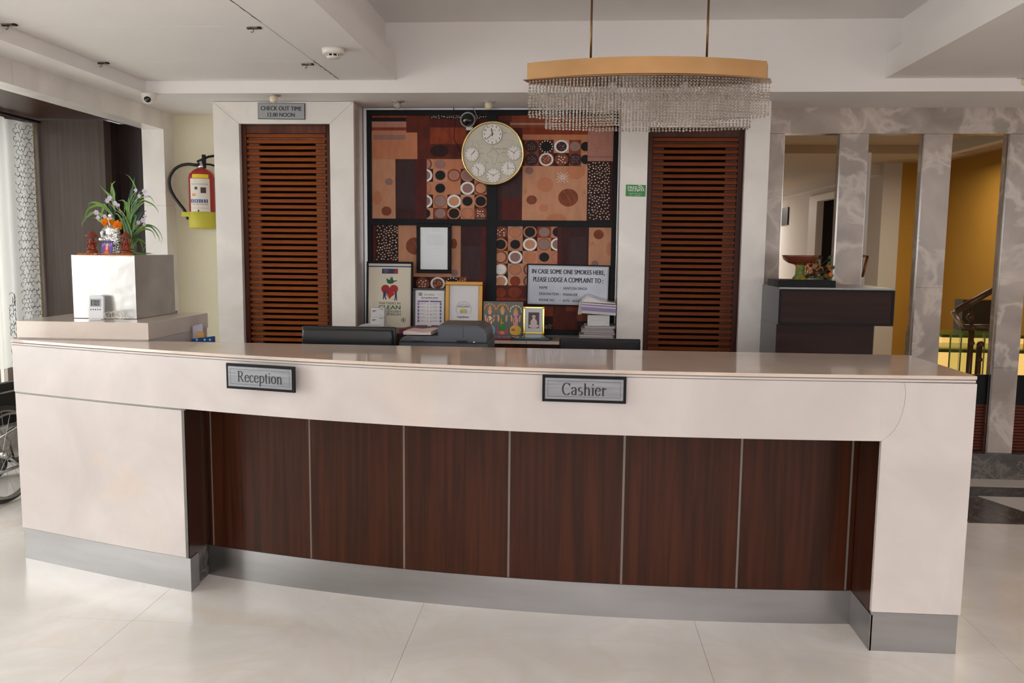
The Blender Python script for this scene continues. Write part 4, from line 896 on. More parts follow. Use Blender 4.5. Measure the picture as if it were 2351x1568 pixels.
# deity picture
t, w, h, y_ = framed('deity_picture', 'colourful picture of three crowned seated deities on lotuses', 'picture', (1110, 692, 1201, 0), 5.86, mat('grey_edge', (120, 128, 122), .4), .004, .01, bottom=ZS+.001, sheet=mat('picture_back', (104, 108, 104), .45))
mb = MB()
def DX(x, y): return -w/2+(x-75)/615*w, h-(y-705)/480*h
def de(cx, cy, rx, ry, m): c_ = DX(cx, cy); s_[0] += 1; mb.disc(c_[0], c_[1], rx/615*w, ry/480*h, y_-.00004*s_[0], m, 16)
s_ = [0]
PKs = [mat('deity_'+n_, c_, .5) for n_, c_ in dict(pink=(206, 70, 130), skin=(226, 170, 130), gold=(214, 160, 70), green=(60, 130, 70), blue=(130, 165, 190), white=(226, 222, 216), orange=(214, 110, 60), yellow=(232, 190, 70), dark=(50, 54, 60), rose=(222, 160, 170)).items()]
pk, sk, go, gn, bu, wh, og, ye, dk, ro = PKs
for (cx, cy0, halo, robe, lower, lotus) in ((175, 830, og, wh, bu, bu), (372, 830, og, gn, gn, pk), (578, 850, wh, ro, ye, ye)):
    for i in range(13): t_ = math.pi*(i-.3)/11.4; de(cx+88*math.cos(t_), cy0-22-70*math.sin(t_), 9, 13, halo if i % 2 == 0 else go)
    de(cx, 1105, 88, 42, lotus); de(cx-55, 1075, 34, 40, lotus); de(cx+55, 1075, 34, 40, lotus)
    de(cx, 1050, 70, 38, lower); de(cx-36, 1075, 34, 20, og if lotus is not pk else gn); de(cx+36, 1075, 34, 20, lower)
    de(cx, 960, 42, 64, robe); de(cx-18, 965, 12, 56, og); de(cx-62, 930, 14, 44, sk); de(cx+62, 930, 14, 44, sk); de(cx-72, 895, 10, 16, sk); de(cx+72, 895, 10, 16, sk)
    de(cx, cy0-8, 36, 40, go if cx != 175 else og); de(cx, cy0+18, 24, 32, sk if cx != 578 else ro); de(cx, cy0-40, 18, 28, go)
    if cx == 578: de(cx+4, cy0+60, 8, 36, ro); de(cx-26, cy0+22, 14, 18, ro); de(cx+26, cy0+22, 14, 18, ro); de(cx, 1000, 36, 32, ro)
    de(cx, cy0+12, 3, 3, dk); de(cx, 985, 28, 7, go)
c_ = DX(190, 970); mb.ribbon([DX(95, 1040), DX(265, 900)], .010, y_-.004, mat('deity_wood', (176, 110, 60), .5))
de(370, 1115, 34, 22, go)
for i in range(24): de(110+i*24, 1168+(i % 3)*4, 11, 9, wh if i % 2 else ro)
mb.build('print', t)
# small ornate photo frame
a = at(1202, 704, 5.80); b = at(1250, 704, 5.80); ZF = ZS+.012; w = b.x-a.x; h = a.z-ZF
t = thing('small_photo_frame', 'small shiny gold photo frame with portrait of seated person in white robes', 'photo frame')
BR2 = mat('shiny_gold', (244, 214, 96), .15, 1.0)
for sx in (-1, 1): MB().box(sx*w/2-(.010 if sx > 0 else 0), sx*w/2+(0 if sx > 0 else .010), -.012, 0, .028, h, BR2).build('frame_bar', t, bevel=.003)
MB().box(-w/2+.01, w/2-.01, -.012, 0, h-.012, h, BR2).build('frame_bar', t, bevel=.003); MB().box(-w/2+.01, w/2-.01, -.012, 0, .028, .040, BR2).build('frame_bar', t, bevel=.003)
MB().tube([(-w/2+.008, -.006, .03), (-w/2+.004, -.02, .012), (-w/2-.004, -.028, .003)], .004, BR2, 8).build('foot', t); MB().tube([(w/2-.008, -.006, .03), (w/2-.004, -.02, .012), (w/2+.004, -.028, .003)], .004, BR2, 8).build('foot', t)
for sx in (-1, 1):
    for zz in (.034, h-.006): MB().ball((sx*(w/2-.005), -.012, zz), (.008, .005, .008), BR2).build('corner_ornament', t)
MB().box(-w/2+.01, w/2-.01, -.006, -.001, .04, h-.012, mat('mount', (206, 206, 212), .5)).build('mount', t)
MB().box(-w/2+.012, w/2-.012, -.001, .004, .002, .03, mat('clear_strip', (180, 190, 200), .3)).build('base_strip', t)
mb = MB(); cw, ch = w*.26, (h-.05)*.33; cz = .04+(h-.052)*.5
mb.rect(-cw, cz-ch, cw, cz+ch, -.0064, mat('photo_dark', (86, 72, 72), .5)); rb = mat('photo_robe', (218, 196, 196), .5)
mb.disc(0, cz-ch*.72, cw*.95, ch*.26, -.0066, rb, 16).disc(0, cz-ch*.3, cw*.62, ch*.5, -.0067, rb, 16).disc(0, cz+ch*.36, cw*.27, ch*.2, -.0068, mat('photo_skin', (206, 160, 146), .5), 14).disc(0, cz+ch*.48, cw*.34, ch*.16, -.00675, mat('photo_hair', (226, 214, 210), .5), 14).disc(0, cz+ch*.18, cw*.2, ch*.12, -.0069, mat('photo_hair', (226, 214, 210), .5), 12)
mb.build('portrait', t); t.location = ((a.x+b.x)/2, 5.80, ZF); t.rotation_euler = (-.06, 0, .03)

# ================================================================== CHANDELIER
CX, CY, ZB0, ZB1 = .385, 4.6, 2.495, 2.578
ch = thing('chandelier', 'long oval gold banded crystal bead chandelier hanging on two rods', 'chandelier', (CX, CY, 2.25))
def ell(a, b, n, z=0):
    h = n//2; r = []
    for i in range(h): u = 1-2*i/h; r.append((CX+a*u, CY+b*(.28+.72*(1-u*u))*(1 if i else .0001)+(0 if i else b*.28)))
    for i in range(h): u = -1+2*i/h; r.append((CX+a*u, CY-b*(.28+.72*(1-u*u))))
    return r
mb = MB(); n = 72
o_ = ell(.637, .20, n); i_ = ell(.629, .192, n)
vs = [(x, y, ZB0) for x, y in o_]+[(x, y, ZB1) for x, y in o_]+[(x, y, ZB1) for x, y in i_]+[(x, y, ZB0) for x, y in i_]
mb.add(vs, [(k*n+i, k*n+(i+1) % n, ((k+1) % 4)*n+(i+1) % n, ((k+1) % 4)*n+i) for k in range(4) for i in range(n)], GOLD, False).build('gold_band', ch)
MB().prism(ell(.628, .191, n), ZB1-.004, ZB1-.001, GOLD).build('top_plate', ch)
# flat bottom flange: a thin rim that sticks out at the two ends
mb = MB(); o_ = ell(.660, .185, n); i_ = ell(.60, .150, n)
vs = [(x, y, ZB0-.004) for x, y in o_]+[(x, y, ZB0-.001) for x, y in o_]+[(x, y, ZB0-.001) for x, y in i_]+[(x, y, ZB0-.004) for x, y in i_]
mb.add(vs, [(k*n+i, k*n+(i+1) % n, ((k+1) % 4)*n+(i+1) % n, ((k+1) % 4)*n+i) for k in range(4) for i in range(n)], mat('flange_gold', (190, 150, 110), .3, .9)).build('flange', ch)
MB().prism(ell(.598, .148, n), ZB0-.003, ZB0-.001, mat('bead_plate', (120, 96, 80), .25, .8)).build('bead_plate', ch)
for x in (.082, .690):
    MB().tube([(x, CY, ZB1-.001), (x, CY, 3.04)], .006, BRONZE, 10).build('rod', ch)
    MB().lathe([(.03, 0), (.03, .012), (.01, .02)], (x, CY, 3.018), BRONZE, 16).build('rod_cup', ch)
bm = MB(); rnd = random.Random(3)
def bead(x, y, z, r):
    k = [(r*math.cos(a), r*math.sin(a)) for a in (0.3, 1.56, 2.8, 4.07, 5.33)]
    vs = [(x, y, z-r)]+[(x+a, y+b, z) for a, b in k]+[(x, y, z+r)]
    bm.add(vs, [(0, 1+(i+1) % 5, 1+i) for i in range(5)]+[(6, 1+i, 1+(i+1) % 5) for i in range(5)], BEAD, False)
def strand(x, y, z0, z1, r=.0068):
    n = max(2, int((z1-z0)/.0155)); dz = (z1-z0)/n
    for i in range(n): bead(x+rnd.uniform(-.0006, .0006), y, z0+dz*(i+.5), r)
    bead(x, y, z0-.004, .0082)
def ring_strands(a, b, n, ztop, zfun):
    for i in range(n):
        t = 2*math.pi*(i+.5)/n; x, y = CX+a*math.cos(t), CY+b*math.sin(t)
        z = zfun((x-CX))
        strand(x, y, z+rnd.uniform(-.003, .003), ztop)
zt = ZB0-.004
# even spacing along the long sides
def sides(a, b, step, zf):
    k = int(2*a/step)
    for i in range(k+1):
        u = -a+2*a*i/k; yy_ = b*(.25+.75*(1-(u/a)**2))
        for s_ in (-1, 1): strand(CX+u+rnd.uniform(-.001, .001), CY+s_*yy_, zf(u)+rnd.uniform(-.002, .002), zt)
sides(.625, .17, .0180, lambda u: 2.318)
sides(.535, .12, .0180, lambda u: 2.256)
bm.build('crystal_strands', ch, kind='stuff')
MB().lathe([(.02, 0), (.024, .03), (.02, .06)], (.2, 4.6, 2.43), WPLAST, 12).build('lamp_holder', ch); MB().lathe([(.02, 0), (.024, .03), (.02, .06)], (.58, 4.6, 2.43), WPLAST, 12).build('lamp_holder', ch)

# ================================================================== OBJECTS BEHIND THE COUNTER
MONB = mat('monitor_black', (22, 22, 26), 0.28)
def monitor(label, px0, px1, pyt, Y, vents, z_desk=.75):
    a = at(px0, pyt, Y); b = at(px1, pyt+2, Y); w = b.x-a.x; zt_ = (a.z+b.z)/2; h = w*.72
    t = thing('computer_monitor', label, 'monitor')
    MB().box(-w/2, w/2, -.0, .028, 0, h, MONB).build('screen_housing', t, bevel=.006)
    MB().plate([(-w*.46, .02), (w*.46, .02), (w*.48, h-.05), (w*.47, h-.012), (-w*.47, h-.012), (-w*.48, h-.05)], -.030, 0, MONB).build('back_cover', t, bevel=.008)
    mb = MB(); k = 46
    for j in range(vents):
        for i in range(k):
            x = -w*.44+w*.88*(i+.5*(j % 2))/k; z = h-.020-j*.0075; mb.rect(x-.0022, z-.0018, x+.0022, z+.0018, -.0305, mat('vent_hole', (62, 54, 44), .6))
    mb.build('vent_grille', t, kind='stuff')
    MB().box(-.03, .03, -.05, -.03, -.12, h*.5, MONB).build('neck', t); 
    MB().lathe([(.11, 0), (.11, .008), (.03, .018)], (0, -.02, 0), MONB, 24, 1, .8).build('base', t).location.z = 0
    LOCAL.add(t.name); t.location = ((a.x+b.x)/2, Y+.03, zt_-h); 
    bz = z_desk-(zt_-h)
    for o in t.children:
        if o.name.startswith('base'): o.location.z = bz
        if o.name.startswith('neck'): o.data.vertices.foreach_get('co', (arr := np.zeros(len(o.data.vertices)*3))); arr[2::3] = np.where(arr[2::3] < 0, bz+.01, arr[2::3]); o.data.vertices.foreach_set('co', arr)
    return t
monitor('black computer monitor seen from behind, left of the grey printer', 688, 905, 750, 4.16, 6)
monitor('black computer monitor seen from behind, low in front of the right door', 1284, 1472, 778, 4.55, 5)
# multifunction printer
PRG = mat('printer_grey', (92, 96, 104), 0.45); PRT = mat('printer_top', (104, 98, 92), .5); PRD = mat('printer_dark', (34, 34, 38), .5)
YP = 4.45
a = at(916, 800, YP); b = at(1121, 800, YP); zs = lambda x, y, Y=YP: at(x, y, Y).z
t = thing('office_printer', 'dark grey multifunction printer with paper feeder behind the counter', 'printer', ((a.x+b.x)/2, 4.6, .75))
X0, X1 = a.x, b.x; zc_ = zs(960, 785)
MB().box(X0, X1, YP, YP+.38, .75, zs(1000, 785), PRG).build('body', t, bevel=.006)
xx = lambda px: at(px, 780, YP).x
zA, zB = zs(950, 771), zs(1050, 749)
MB().plate([(xx(917), zc_+.001), (xx(1118), zc_+.001), (xx(1118), zs(1118, 770)), (xx(1113), zs(1113, 755)), (xx(1100), zB), (xx(1005), zB), (xx(1005), zA), (xx(930), zA), (xx(920), zs(920, 777))], YP-.004, YP+.34, PRG).build('feeder_cover', t, bevel=.005)
MB().plate([(xx(1008), zB+.0005), (xx(1098), zB+.0005), (xx(1098), zB+.004), (xx(1008), zB+.004)], YP+.002, YP+.33, PRT).build('feeder_lid', t)
for px in (962, 1062):
    MB().box(xx(px-13), xx(px+11), YP-.012, YP-.004, zs(px, 786), zs(px, 782), PRD).box(xx(px-12), xx(px+12), YP-.016, YP-.004, zs(px, 781), zs(px, 777), PRT).build('latch', t)
MB().box(X0, X1, YP-.0008, YP, zs(1000, 787.5), zs(1000, 786), PRD).build('seam', t)
MB().box(xx(1063), xx(1063.8), YP-.0048, YP-.004, zc_, zB, PRD).build('seam', t)
MB().ball((xx(1089), YP-.006, zs(1089, 786)), .008, BRASS).build('lock_pin', t)
# paper on feeder, maroon folder
def sheetpile(name, label, cat, quads, m, thick=.004, group=None, wavy=.004, lines=None):
    """a sheaf of paper: plan polygon with slightly waved top"""
    (x0, x1, y0, y1, z) = quads; n = 8; mb = MB(); vs = []; rr = random.Random(int(x0*1000))
    ph = rr.uniform(0, 6)
    for k in (0, 1):
        for j in range(n+1):
            for i in range(n+1):
                x = x0+(x1-x0)*i/n; y = y0+(y1-y0)*j/n+rr.uniform(-.001, .001)*k; zz = z+k*thick+(wavy*(1+math.sin(ph+i*.8+j*.35)) if k else 0)
                vs.append((x+j*(x1-x0)*.02, y, zz))
    N = (n+1)**2; f = []
    for j in range(n):
        for i in range(n): q_ = j*(n+1)+i; f.append((q_+N, q_+1+N, q_+n+2+N, q_+n+1+N)); f.append((q_, q_+n+1, q_+n+2, q_+1))
    for i in range(n): f.append((i, i+1, i+1+N, i+N)); q_ = n*(n+1)+i; f.append((q_+1, q_, q_+N, q_+1+N))
    for j in range(n): q_ = j*(n+1); f.append((q_+n+1, q_, q_+N, q_+n+1+N)); q_ += n; f.append((q_, q_+n+1, q_+n+1+N, q_+N))
    mb.add(vs, f, m, False)
    return mb.build(name, None, label, cat, group)
zz_ = zA+.001
PINKP = mat('pinkish_paper', (226, 204, 202), .7)
a = at(925, 768, YP); b = at(1003, 768, YP)
sheetpile('paper_sheets', 'white paper sheets lying in the printer feeder tray', 'paper', (a.x, b.x-.036, YP+.01, YP+.24, zz_+.004), PINKP, .012, wavy=.004)
MAR = mat('maroon_folder', (112, 38, 58), .5)
a = at(920, 752, 5.0); b = at(1010, 752, 5.0); 
cab = thing('side_cabinet', 'low cabinet behind the printer holding a maroon folder', 'cabinet', (-.75, 5.05, 0))
MB().box(a.x-.12, b.x+.10, 4.98, 5.36, 0, 1.085, MAHOGD).build('body', cab)
sheetpile('folder', 'maroon folder behind the printer, under the purple chart', 'folder', (a.x-.01, b.x+.08, 5.0, 5.34, 1.087), MAR, .012, wavy=.006)
sheetpile('folder', 'thin orange folder edge behind the maroon folder by the purple chart', 'folder', (a.x+.16, b.x+.06, 5.70, 5.76, .977), mat('orange_folder', (176, 90, 50), .6), .006, wavy=.002)
# left: loose papers and two small boxes on credenza
for i, (px0, px1, py, lab, m, th) in enumerate(((838, 922, 762, 'slatey brochure pile under the two white boxes', mat('brochure_slate', (110, 120, 136), .5), .016), (818, 905, 752, 'blue edged loose papers under the two white boxes', mat('blue_paper', (84, 104, 150), .6), .010), (812, 882, 747, 'crumpled grey white paper sheets at left end of credenza', mat('grey_paper', (186, 182, 186), .7), .012))):
    a = at(px0, py, 5.74); b = at(px1, py, 5.74)
    sheetpile('paper_pile', lab, 'papers', (a.x, b.x, 5.703+i*.004, 5.795, ZS+.001+i*.029), m, (.020, .018, .014)[i], wavy=(.004, .005, .011)[i], group=None)
zb_ = ZS+.085
BX = mat('box_card', (214, 212, 214), .6)
for k, lab in enumerate(('lower of the two small white cardboard boxes before the cream poster', 'upper of the two small white cardboard boxes before the cream poster')):
    a = at(851, 745, 5.72); b = at(882, 745, 5.72); hz = .062
    t = thing('small_box', lab, 'box', ((a.x+b.x)/2, 5.74, zb_+k*(hz+.001)), group='small white boxes')
    x0, x1 = a.x+(.003 if k else 0), b.x+(.003 if k else 0); z0 = zb_+k*(hz+.001)
    MB().box(x0, x1, 5.715, 5.80, z0, z0+hz, BX).build('carton', t, bevel=.0015)
    mb = MB()
    for q_ in range(3): mb.rect(x0+.012, z0+.042-q_*.005, x0+.040-q_*.006, z0+.045-q_*.005, 5.7146, BK if q_ < 2 else GYI)
    mb.rect(x1-.032, z0+.052, x1-.008, z0+.055, 5.7146, BK); mb.rect(x1-.036, z0+.010, x1-.010, z0+.012, 5.7146, GYI); mb.build('print', t)
# folders on credenza
def folder(label, px0, px1, py, m, y0=5.71, y1=5.84, th=.010, z=ZS+.001):
    a = at(px0, py, 5.72); b = at(px1, py, 5.72); t = thing('folder', label, 'folder', ((a.x+b.x)/2, 5.78, z))
    MB().prism([(a.x, y0), (b.x-.02, y0), (b.x, y1), (a.x+.04, y1)], z, z+th, m).build('cover', t, bevel=.001)
    MB().prism([(a.x+.03, y0+.02), (b.x-.03, y0+.02), (b.x-.02, y1-.01), (a.x+.06, y1-.01)], z+th+.0005, z+th+.003, mat('folder_insert', (120, 130, 140), .3)).build('insert', t)
folder('crimson red folder lying under the deity picture on the credenza', 1112, 1180, 777, mat('crimson_folder', (148, 30, 56), .5), 5.705, 5.83)
folder('teal blue folder lying under the small gold photo frame', 1176, 1268, 779, mat('teal_folder', (24, 84, 104), .4), 5.705, 5.83, .0105)
# paper stack right
bundles = []
z = ZS+.001; rr = random.Random(5)
x0b, x1b = at(1328, 770, 5.78).x, at(1413, 770, 5.78).x-.005
labs = ['bottom', 'second from bottom', 'third from bottom', 'fourth from bottom', 'fifth from bottom', 'sixth from bottom', 'topmost flat']
for i in range(7):
    th = .0125+rr.uniform(-.003, .003); d0 = rr.uniform(0, .025); d1 = rr.uniform(0, .02)
    t = thing('paper_bundle', '%s worn paper bundle in the tall stack right of the credenza' % labs[i], 'papers', ((x0b+x1b)/2, 5.86, z), group='paper bundles stacked on the credenza')
    cols = [(206, 196, 186), (196, 184, 196), (214, 206, 198), (190, 180, 186), (206, 196, 200), (196, 186, 176), (210, 204, 208)][i]
    n = 7
    for k in range(n):
        o = rr.uniform(-.006, .006); MB().box(x0b+d0+o+i*.004, x1b-d1+o, 5.735+abs(o), 6.0, z+th*k/n+.0004, z+th*(k+1)/n, mat('bundle_%d' % i, cols, .7) if k % 2 else mat('bundle_shade_%d' % i, tuple(int(v*.86) for v in cols), .7)).build('sheaf', t)
    z += th+.001
t = thing('envelope_box', 'white folded paper packet standing in the paper stack', 'packet', ((x0b+x1b)/2+.03, 5.86, z))
a = at(1349, 745, 5.78); b = at(1399, 745, 5.78)
zt2 = z+.075
MB().box(a.x, b.x, 5.76, 5.95, z, zt2, mat('packet_white', (212, 210, 208), .6)).build('packet', t, bevel=.002)
mb = MB(); xm = (a.x+b.x)/2
for p0, p1 in (((a.x, z+.01), (a.x+.03, z+.04)), ((b.x, z+.01), (b.x-.03, z+.04)), ((a.x+.03, z+.04), (b.x-.03, z+.04))): mb.ribbon([p0, p1], .0012, 5.7595, GYI)
mb.build('fold_line', t)
z = zt2+.001
t = thing('plastic_file_bag', 'clear plastic wrapped papers with purple edges topping the paper stack', 'papers', ((x0b+x1b)/2, 5.86, z))
xa, xb = at(1328, 715, 5.72).x, at(1417, 715, 5.72).x-.008
PLB = mat('plastic_wrap', (206, 196, 194), .25, coat=.5); PUR = mat('purple_paper', (150, 134, 176), .6)
for k in range(8):
    o = rr.uniform(-.005, .005); MB().plate([(xa+.02+o, z+.004+k*.009+.010), (xb+o*.4, z+k*.009), (xb+o*.4, z+k*.009+.0085), (xa+.02+o, z+.004+k*.009+.0185)], 5.72+abs(o), 5.98, PUR if k in (2, 3, 4, 6) else PLB).build('sheaf', t)
MB().plate([(xa+.012, z+.088), (xb, z+.076), (xb-.005, z+.084), (xa+.15, z+.100), (xa+.075, z+.128), (xa+.06, z+.128)], 5.73, 5.97, PLB).build('wrap_flap', t, bevel=.004)
MB().plate([(xa-.004, z+.004), (xa+.02, z+.002), (xa+.03, z+.08), (xa+.008, z+.10)], 5.725, 5.97, mat('clear_wrap', (226, 220, 214), .15, trans=.5)).build('wrap_side', t, bevel=.004)
# brochures by side desk
a = at(425, 783, 4.45); b = at(470, 783, 4.45)
t = thing('brochure_holder', 'blue and white brochures tucked beside the raised side desk', 'brochures', ((a.x+b.x)/2, 4.4, .9))
a.x = max(a.x, -2.07)
MB().plate([(a.x, .95), (b.x-.005, .95), (b.x-.005, at(468, 742, 4.45).z), (a.x, at(424, 748, 4.45).z)], 4.44, 4.452, mat('brochure_lilac', (196, 190, 206), .5)).build('brochure', t)
MB().plate([(a.x+.003, .95), (at(492, 783, 4.4).x, .95), (at(491, 775, 4.4).x, at(491, 772, 4.4).z), (a.x+.01, at(430, 778, 4.4).z)], 4.40, 4.415, mat('brochure_blue', (36, 84, 150), .4)).build('brochure', t)
MB().plate([(at(450, 775, 4.42).x, 1.05), (at(470, 775, 4.42).x, 1.05), (at(468, 762, 4.42).x, at(466, 764, 4.42).z), (at(452, 764, 4.42).x, at(456, 760, 4.42).z)], 4.42, 4.43, mat('brochure_orange', (220, 170, 100), .5)).build('brochure', t)
mb = MB()
for px in (452, 470, 482): c_ = at(px, 780, 4.399); mb.disc(c_.x, c_.z, .006, .006, 4.3985, mat('brochure_white', (200, 214, 230), .5), 12)
mb.build('print', t, kind='stuff')
a = at(375, 716, 4.62); b = at(412, 716, 4.62)
sheetpile('leaflets', 'blue leaflets lying on the side desk behind the steel box', 'papers', (a.x, b.x-.04 if b.x-.04 > a.x else b.x, 4.56, 4.66, 1.2185), mat('leaflet_blue', (70, 100, 160), .5), .004, wavy=.004)

# ================================================================== ON THE SIDE DESK
ZD = 1.2178
sb = thing('steel_box', 'square brushed steel box on the raised side desk under the plant and figurines', 'box', (-2.42, 4.4, ZD))
BXR, BXL, BYF, BYB, BH = -2.252, -2.592, 4.19, 4.62, 1.548
MB().box(BXL, BXR, BYF, BYB, ZD, BH, STEELF).build('box_shell', sb, bevel=.002)
MB().box(BXL+.002, BXR-.002, BYF-.0006, BYF-.0001, BH-.006, BH-.0045, mat('seam_steel', (120, 118, 116), .4, .6)).build('lid_seam', sb)
# thermometer
a = at(206, 728, 4.14); b = at(238, 728, 4.14); w = b.x-a.x; h = at(225, 679, 4.14).z-ZD
t = thing('digital_thermometer', 'small silver digital thermometer leaning on the steel box', 'thermometer'); SV = mat('silver_plastic', (236, 236, 240), .35)
MB().plate([(-w/2, 0), (w/2, 0), (w/2+.002, .01), (w/2, h-.006), (w*.38, h), (-w*.38, h), (-w/2, h-.006), (-w/2-.002, .01)], -.018, 0, SV).build('case', t, bevel=.003)
MB().box(-w*.40, w*.36, -.0195, -.018, h*.50, h*.86, mat('bezel', (190, 190, 196), .4)).build('bezel', t)
MB().box(-w*.32, w*.28, -.0205, -.0195, h*.55, h*.81, mat('lcd', (128, 138, 140), .2)).build('display', t)
mb = MB(); DGT = mat('lcd_digit', (30, 36, 40), .5)
mb.text('26.6', w*.04, h*.745, w*.36, h*.09, -.0209, DGT, .03); mb.text('28.3', w*.04, h*.62, w*.36, h*.09, -.0209, DGT, .03); mb.rect(-w*.32, h*.55, -w*.26, h*.81, -.0208, DGT); mb.build('digits', t)
for i in range(5): MB().ball((-w*.34+i*w*.16, -.018, h*.40), (.0035, .002, .0045), mat('button', (120, 122, 128), .4)).build('button', t)
LOCAL.add(t.name); t.location = ((a.x+b.x)/2, 4.145, ZD+.0006); t.rotation_euler = (-.13, 0, rad(4))
WC = mat('white_cord', (226, 222, 206), .5); mb = MB(); c0 = at(262, 724, 4.145); pts = [at(238, 720, 4.13), at(243, 725, 4.12), at(246, 730, 4.11)]
rr = random.Random(8); cp = []
for i in range(90):
    t_ = i*.42; cx_ = c0.x+.012+.030*math.sin(i*.12); r_ = .022+.004*math.sin(i*.7)
    cp.append((cx_+r_*math.cos(t_)*1.1, 4.14+.012*math.sin(i*.31), ZD+.024+r_*math.sin(t_)*.88))
cp2 = [tuple(p_) for p_ in pts]+[(c0.x-.03, 4.13, ZD+.006)]+cp
mb.tube(cp2, .0013, WC, 5); mb.build('sensor_cord', None, 'coiled thin white sensor cord beside the thermometer', 'cord')

ZT2 = BH+.0005
TERR = mat('terracotta_clay', (150, 62, 40), .55, rgb2=(116, 42, 28), vscale=(60, 60, 60), bump=.4, bscale=120)
def clayfig(label, px, s, Y, group='clay figurines'):
    c = at(px, 588, Y).x; t = thing('clay_figurine', label, 'figurine')
    MB().lathe([(.036, 0), (.038, .006), (.030, .014), (.034, .022), (.028, .030)], (0, 0, 0), TERR, 16).build('base', t)
    mb = MB(); mb.ball((0, -.002, .052), (.024, .02, .026), TERR).ball((-.018, -.012, .038), (.016, .014, .010), TERR).ball((.018, -.012, .038), (.016, .014, .010), TERR)
    mb.ball((0, -.004, .084), (.014, .013, .015), TERR).ball((-.016, 0, .085), (.009, .004, .011), TERR).ball((.016, 0, .085), (.009, .004, .011), TERR)
    mb.tube([(0, -.016, .082), (.002, -.024, .070), (-.004, -.025, .058), (-.010, -.022, .054)], .005, TERR, 8, r1=.003)
    for sx in (-1, 1): mb.tube([(sx*.018, 0, .066), (sx*.030, -.006, .058), (sx*.030, -.014, .070)], .0055, TERR, 7, r1=.004).tube([(sx*.016, .004, .070), (sx*.032, .004, .078), (sx*.034, .0, .092)], .005, TERR, 7, r1=.004)
    mb.lathe([(.013, .095), (.009, .104), (.003, .110)], (0, 0, 0), TERR, 12); mb.build('seated_figure', t)
    MB().tube([(0, .018, .03), (0, .018, .128)], .004, TERR, 8).build('canopy_post', t)
    MB().lathe([(.040, .118), (.041, .122), (.030, .130), (.018, .142), (.007, .150), (.005, .157), (.0, .160)], (0, 0, 0), TERR, 18).build('canopy', t)
    for i in range(8): a_ = i*math.pi/4; MB().ball((.036*math.cos(a_), .036*math.sin(a_), .110), (.004, .004, .006), TERR, 6, 4).build('pendant', t)
    t.scale = (s, s, s); t.location = (c, Y, ZT2); return t
clayfig('terracotta seated figurine under a canopy, left of the small purple picture', 213, .80, 4.26)
clayfig('terracotta seated figurine under a canopy, at right front corner of the steel box', 291, .78, 4.26)
# silver figurine
SVR = mat('silver_foil', (226, 226, 222), .16, 1.0, bump=.9, bscale=70)
c = at(258, 588, 4.36).x; t = thing('silver_figurine', 'tall silver foil seated deity figurine behind the small picture with marigolds', 'figurine', (c, 4.36, ZT2))
mb = MB(); y0 = 4.36
for i in range(7): mb.lathe([(.045, 0), (.047, .004), (.043, .008)], (c, y0, ZT2+i*.0085), SVR, 20, 1, .8)
mb.build('ribbed_base', t)
mb = MB(); mb.ball((c, y0, ZT2+.085), (.055, .034, .028), SVR, 16, 10).ball((c-.03, y0-.02, ZT2+.082), (.030, .018, .014), SVR, 12, 8).ball((c+.03, y0-.02, ZT2+.082), (.030, .018, .014), SVR, 12, 8)
mb.ball((c, y0, ZT2+.125), (.032, .024, .038), SVR, 14, 9).tube([(c-.028, y0, ZT2+.145), (c-.048, y0-.01, ZT2+.115), (c-.036, y0-.02, ZT2+.09)], .010, SVR, 8, r1=.007).tube([(c+.028, y0, ZT2+.145), (c+.048, y0-.01, ZT2+.115), (c+.036, y0-.02, ZT2+.09)], .010, SVR, 8, r1=.007)
mb.ball((c, y0, ZT2+.182), (.020, .019, .023), SVR, 14, 9).ball((c, y0, ZT2+.207), (.013, .012, .012), SVR, 12, 7); mb.build('seated_figure', t)
MGD = mat('marigold', (255, 172, 28), .8, rgb2=(255, 142, 10), vscale=(200, 200, 200))
def marigold(px, py, Y, r, label):
    p_ = at(px, py, Y); t = thing('marigold', label, 'flower', tuple(p_)); rr = random.Random(int(px)); mb = MB()
    mb.ball(tuple(p_), (r*.75, r*.55, r*.75), MGD, 12, 8)
    for i in range(150):
        u = rr.uniform(-1, 1); a_ = rr.uniform(0, 6.283); s_ = math.sqrt(1-u*u); d = Vector((s_*math.cos(a_), -abs(s_*math.sin(a_))*.8, u)); e = d.cross(Vector((rr.uniform(-1, 1), rr.uniform(-1, 1), rr.uniform(-1, 1)))).normalized()
        b0 = Vector(p_)+d*r*.6; b1 = Vector(p_)+d*r*rr.uniform(.92, 1.08); ww = r*.15
        mb.add([b0-e*ww*.5, b0+e*ww*.5, b1+e*ww, b1+d*r*.06, b1-e*ww], [(0, 1, 2, 3, 4)], MGD)
    mb.build('petals', t, kind='stuff')
    MB().tube([tuple(Vector(p_)+Vector((0, r*.5, 0))), tuple(Vector(p_)+Vector((0, r*1.1, -.012)))], .002, mat('stem_green', (70, 120, 50), .6), 6).build('stem', t)
marigold(242, 510, 4.325, .020, 'orange marigold at the left shoulder of the silver figurine')
marigold(271, 517.5, 4.31, .0245, 'larger orange marigold at the right of the silver figurine')
marigold(257, 509, 4.345, .014, 'small partly hidden orange marigold on the chest of the silver figurine')
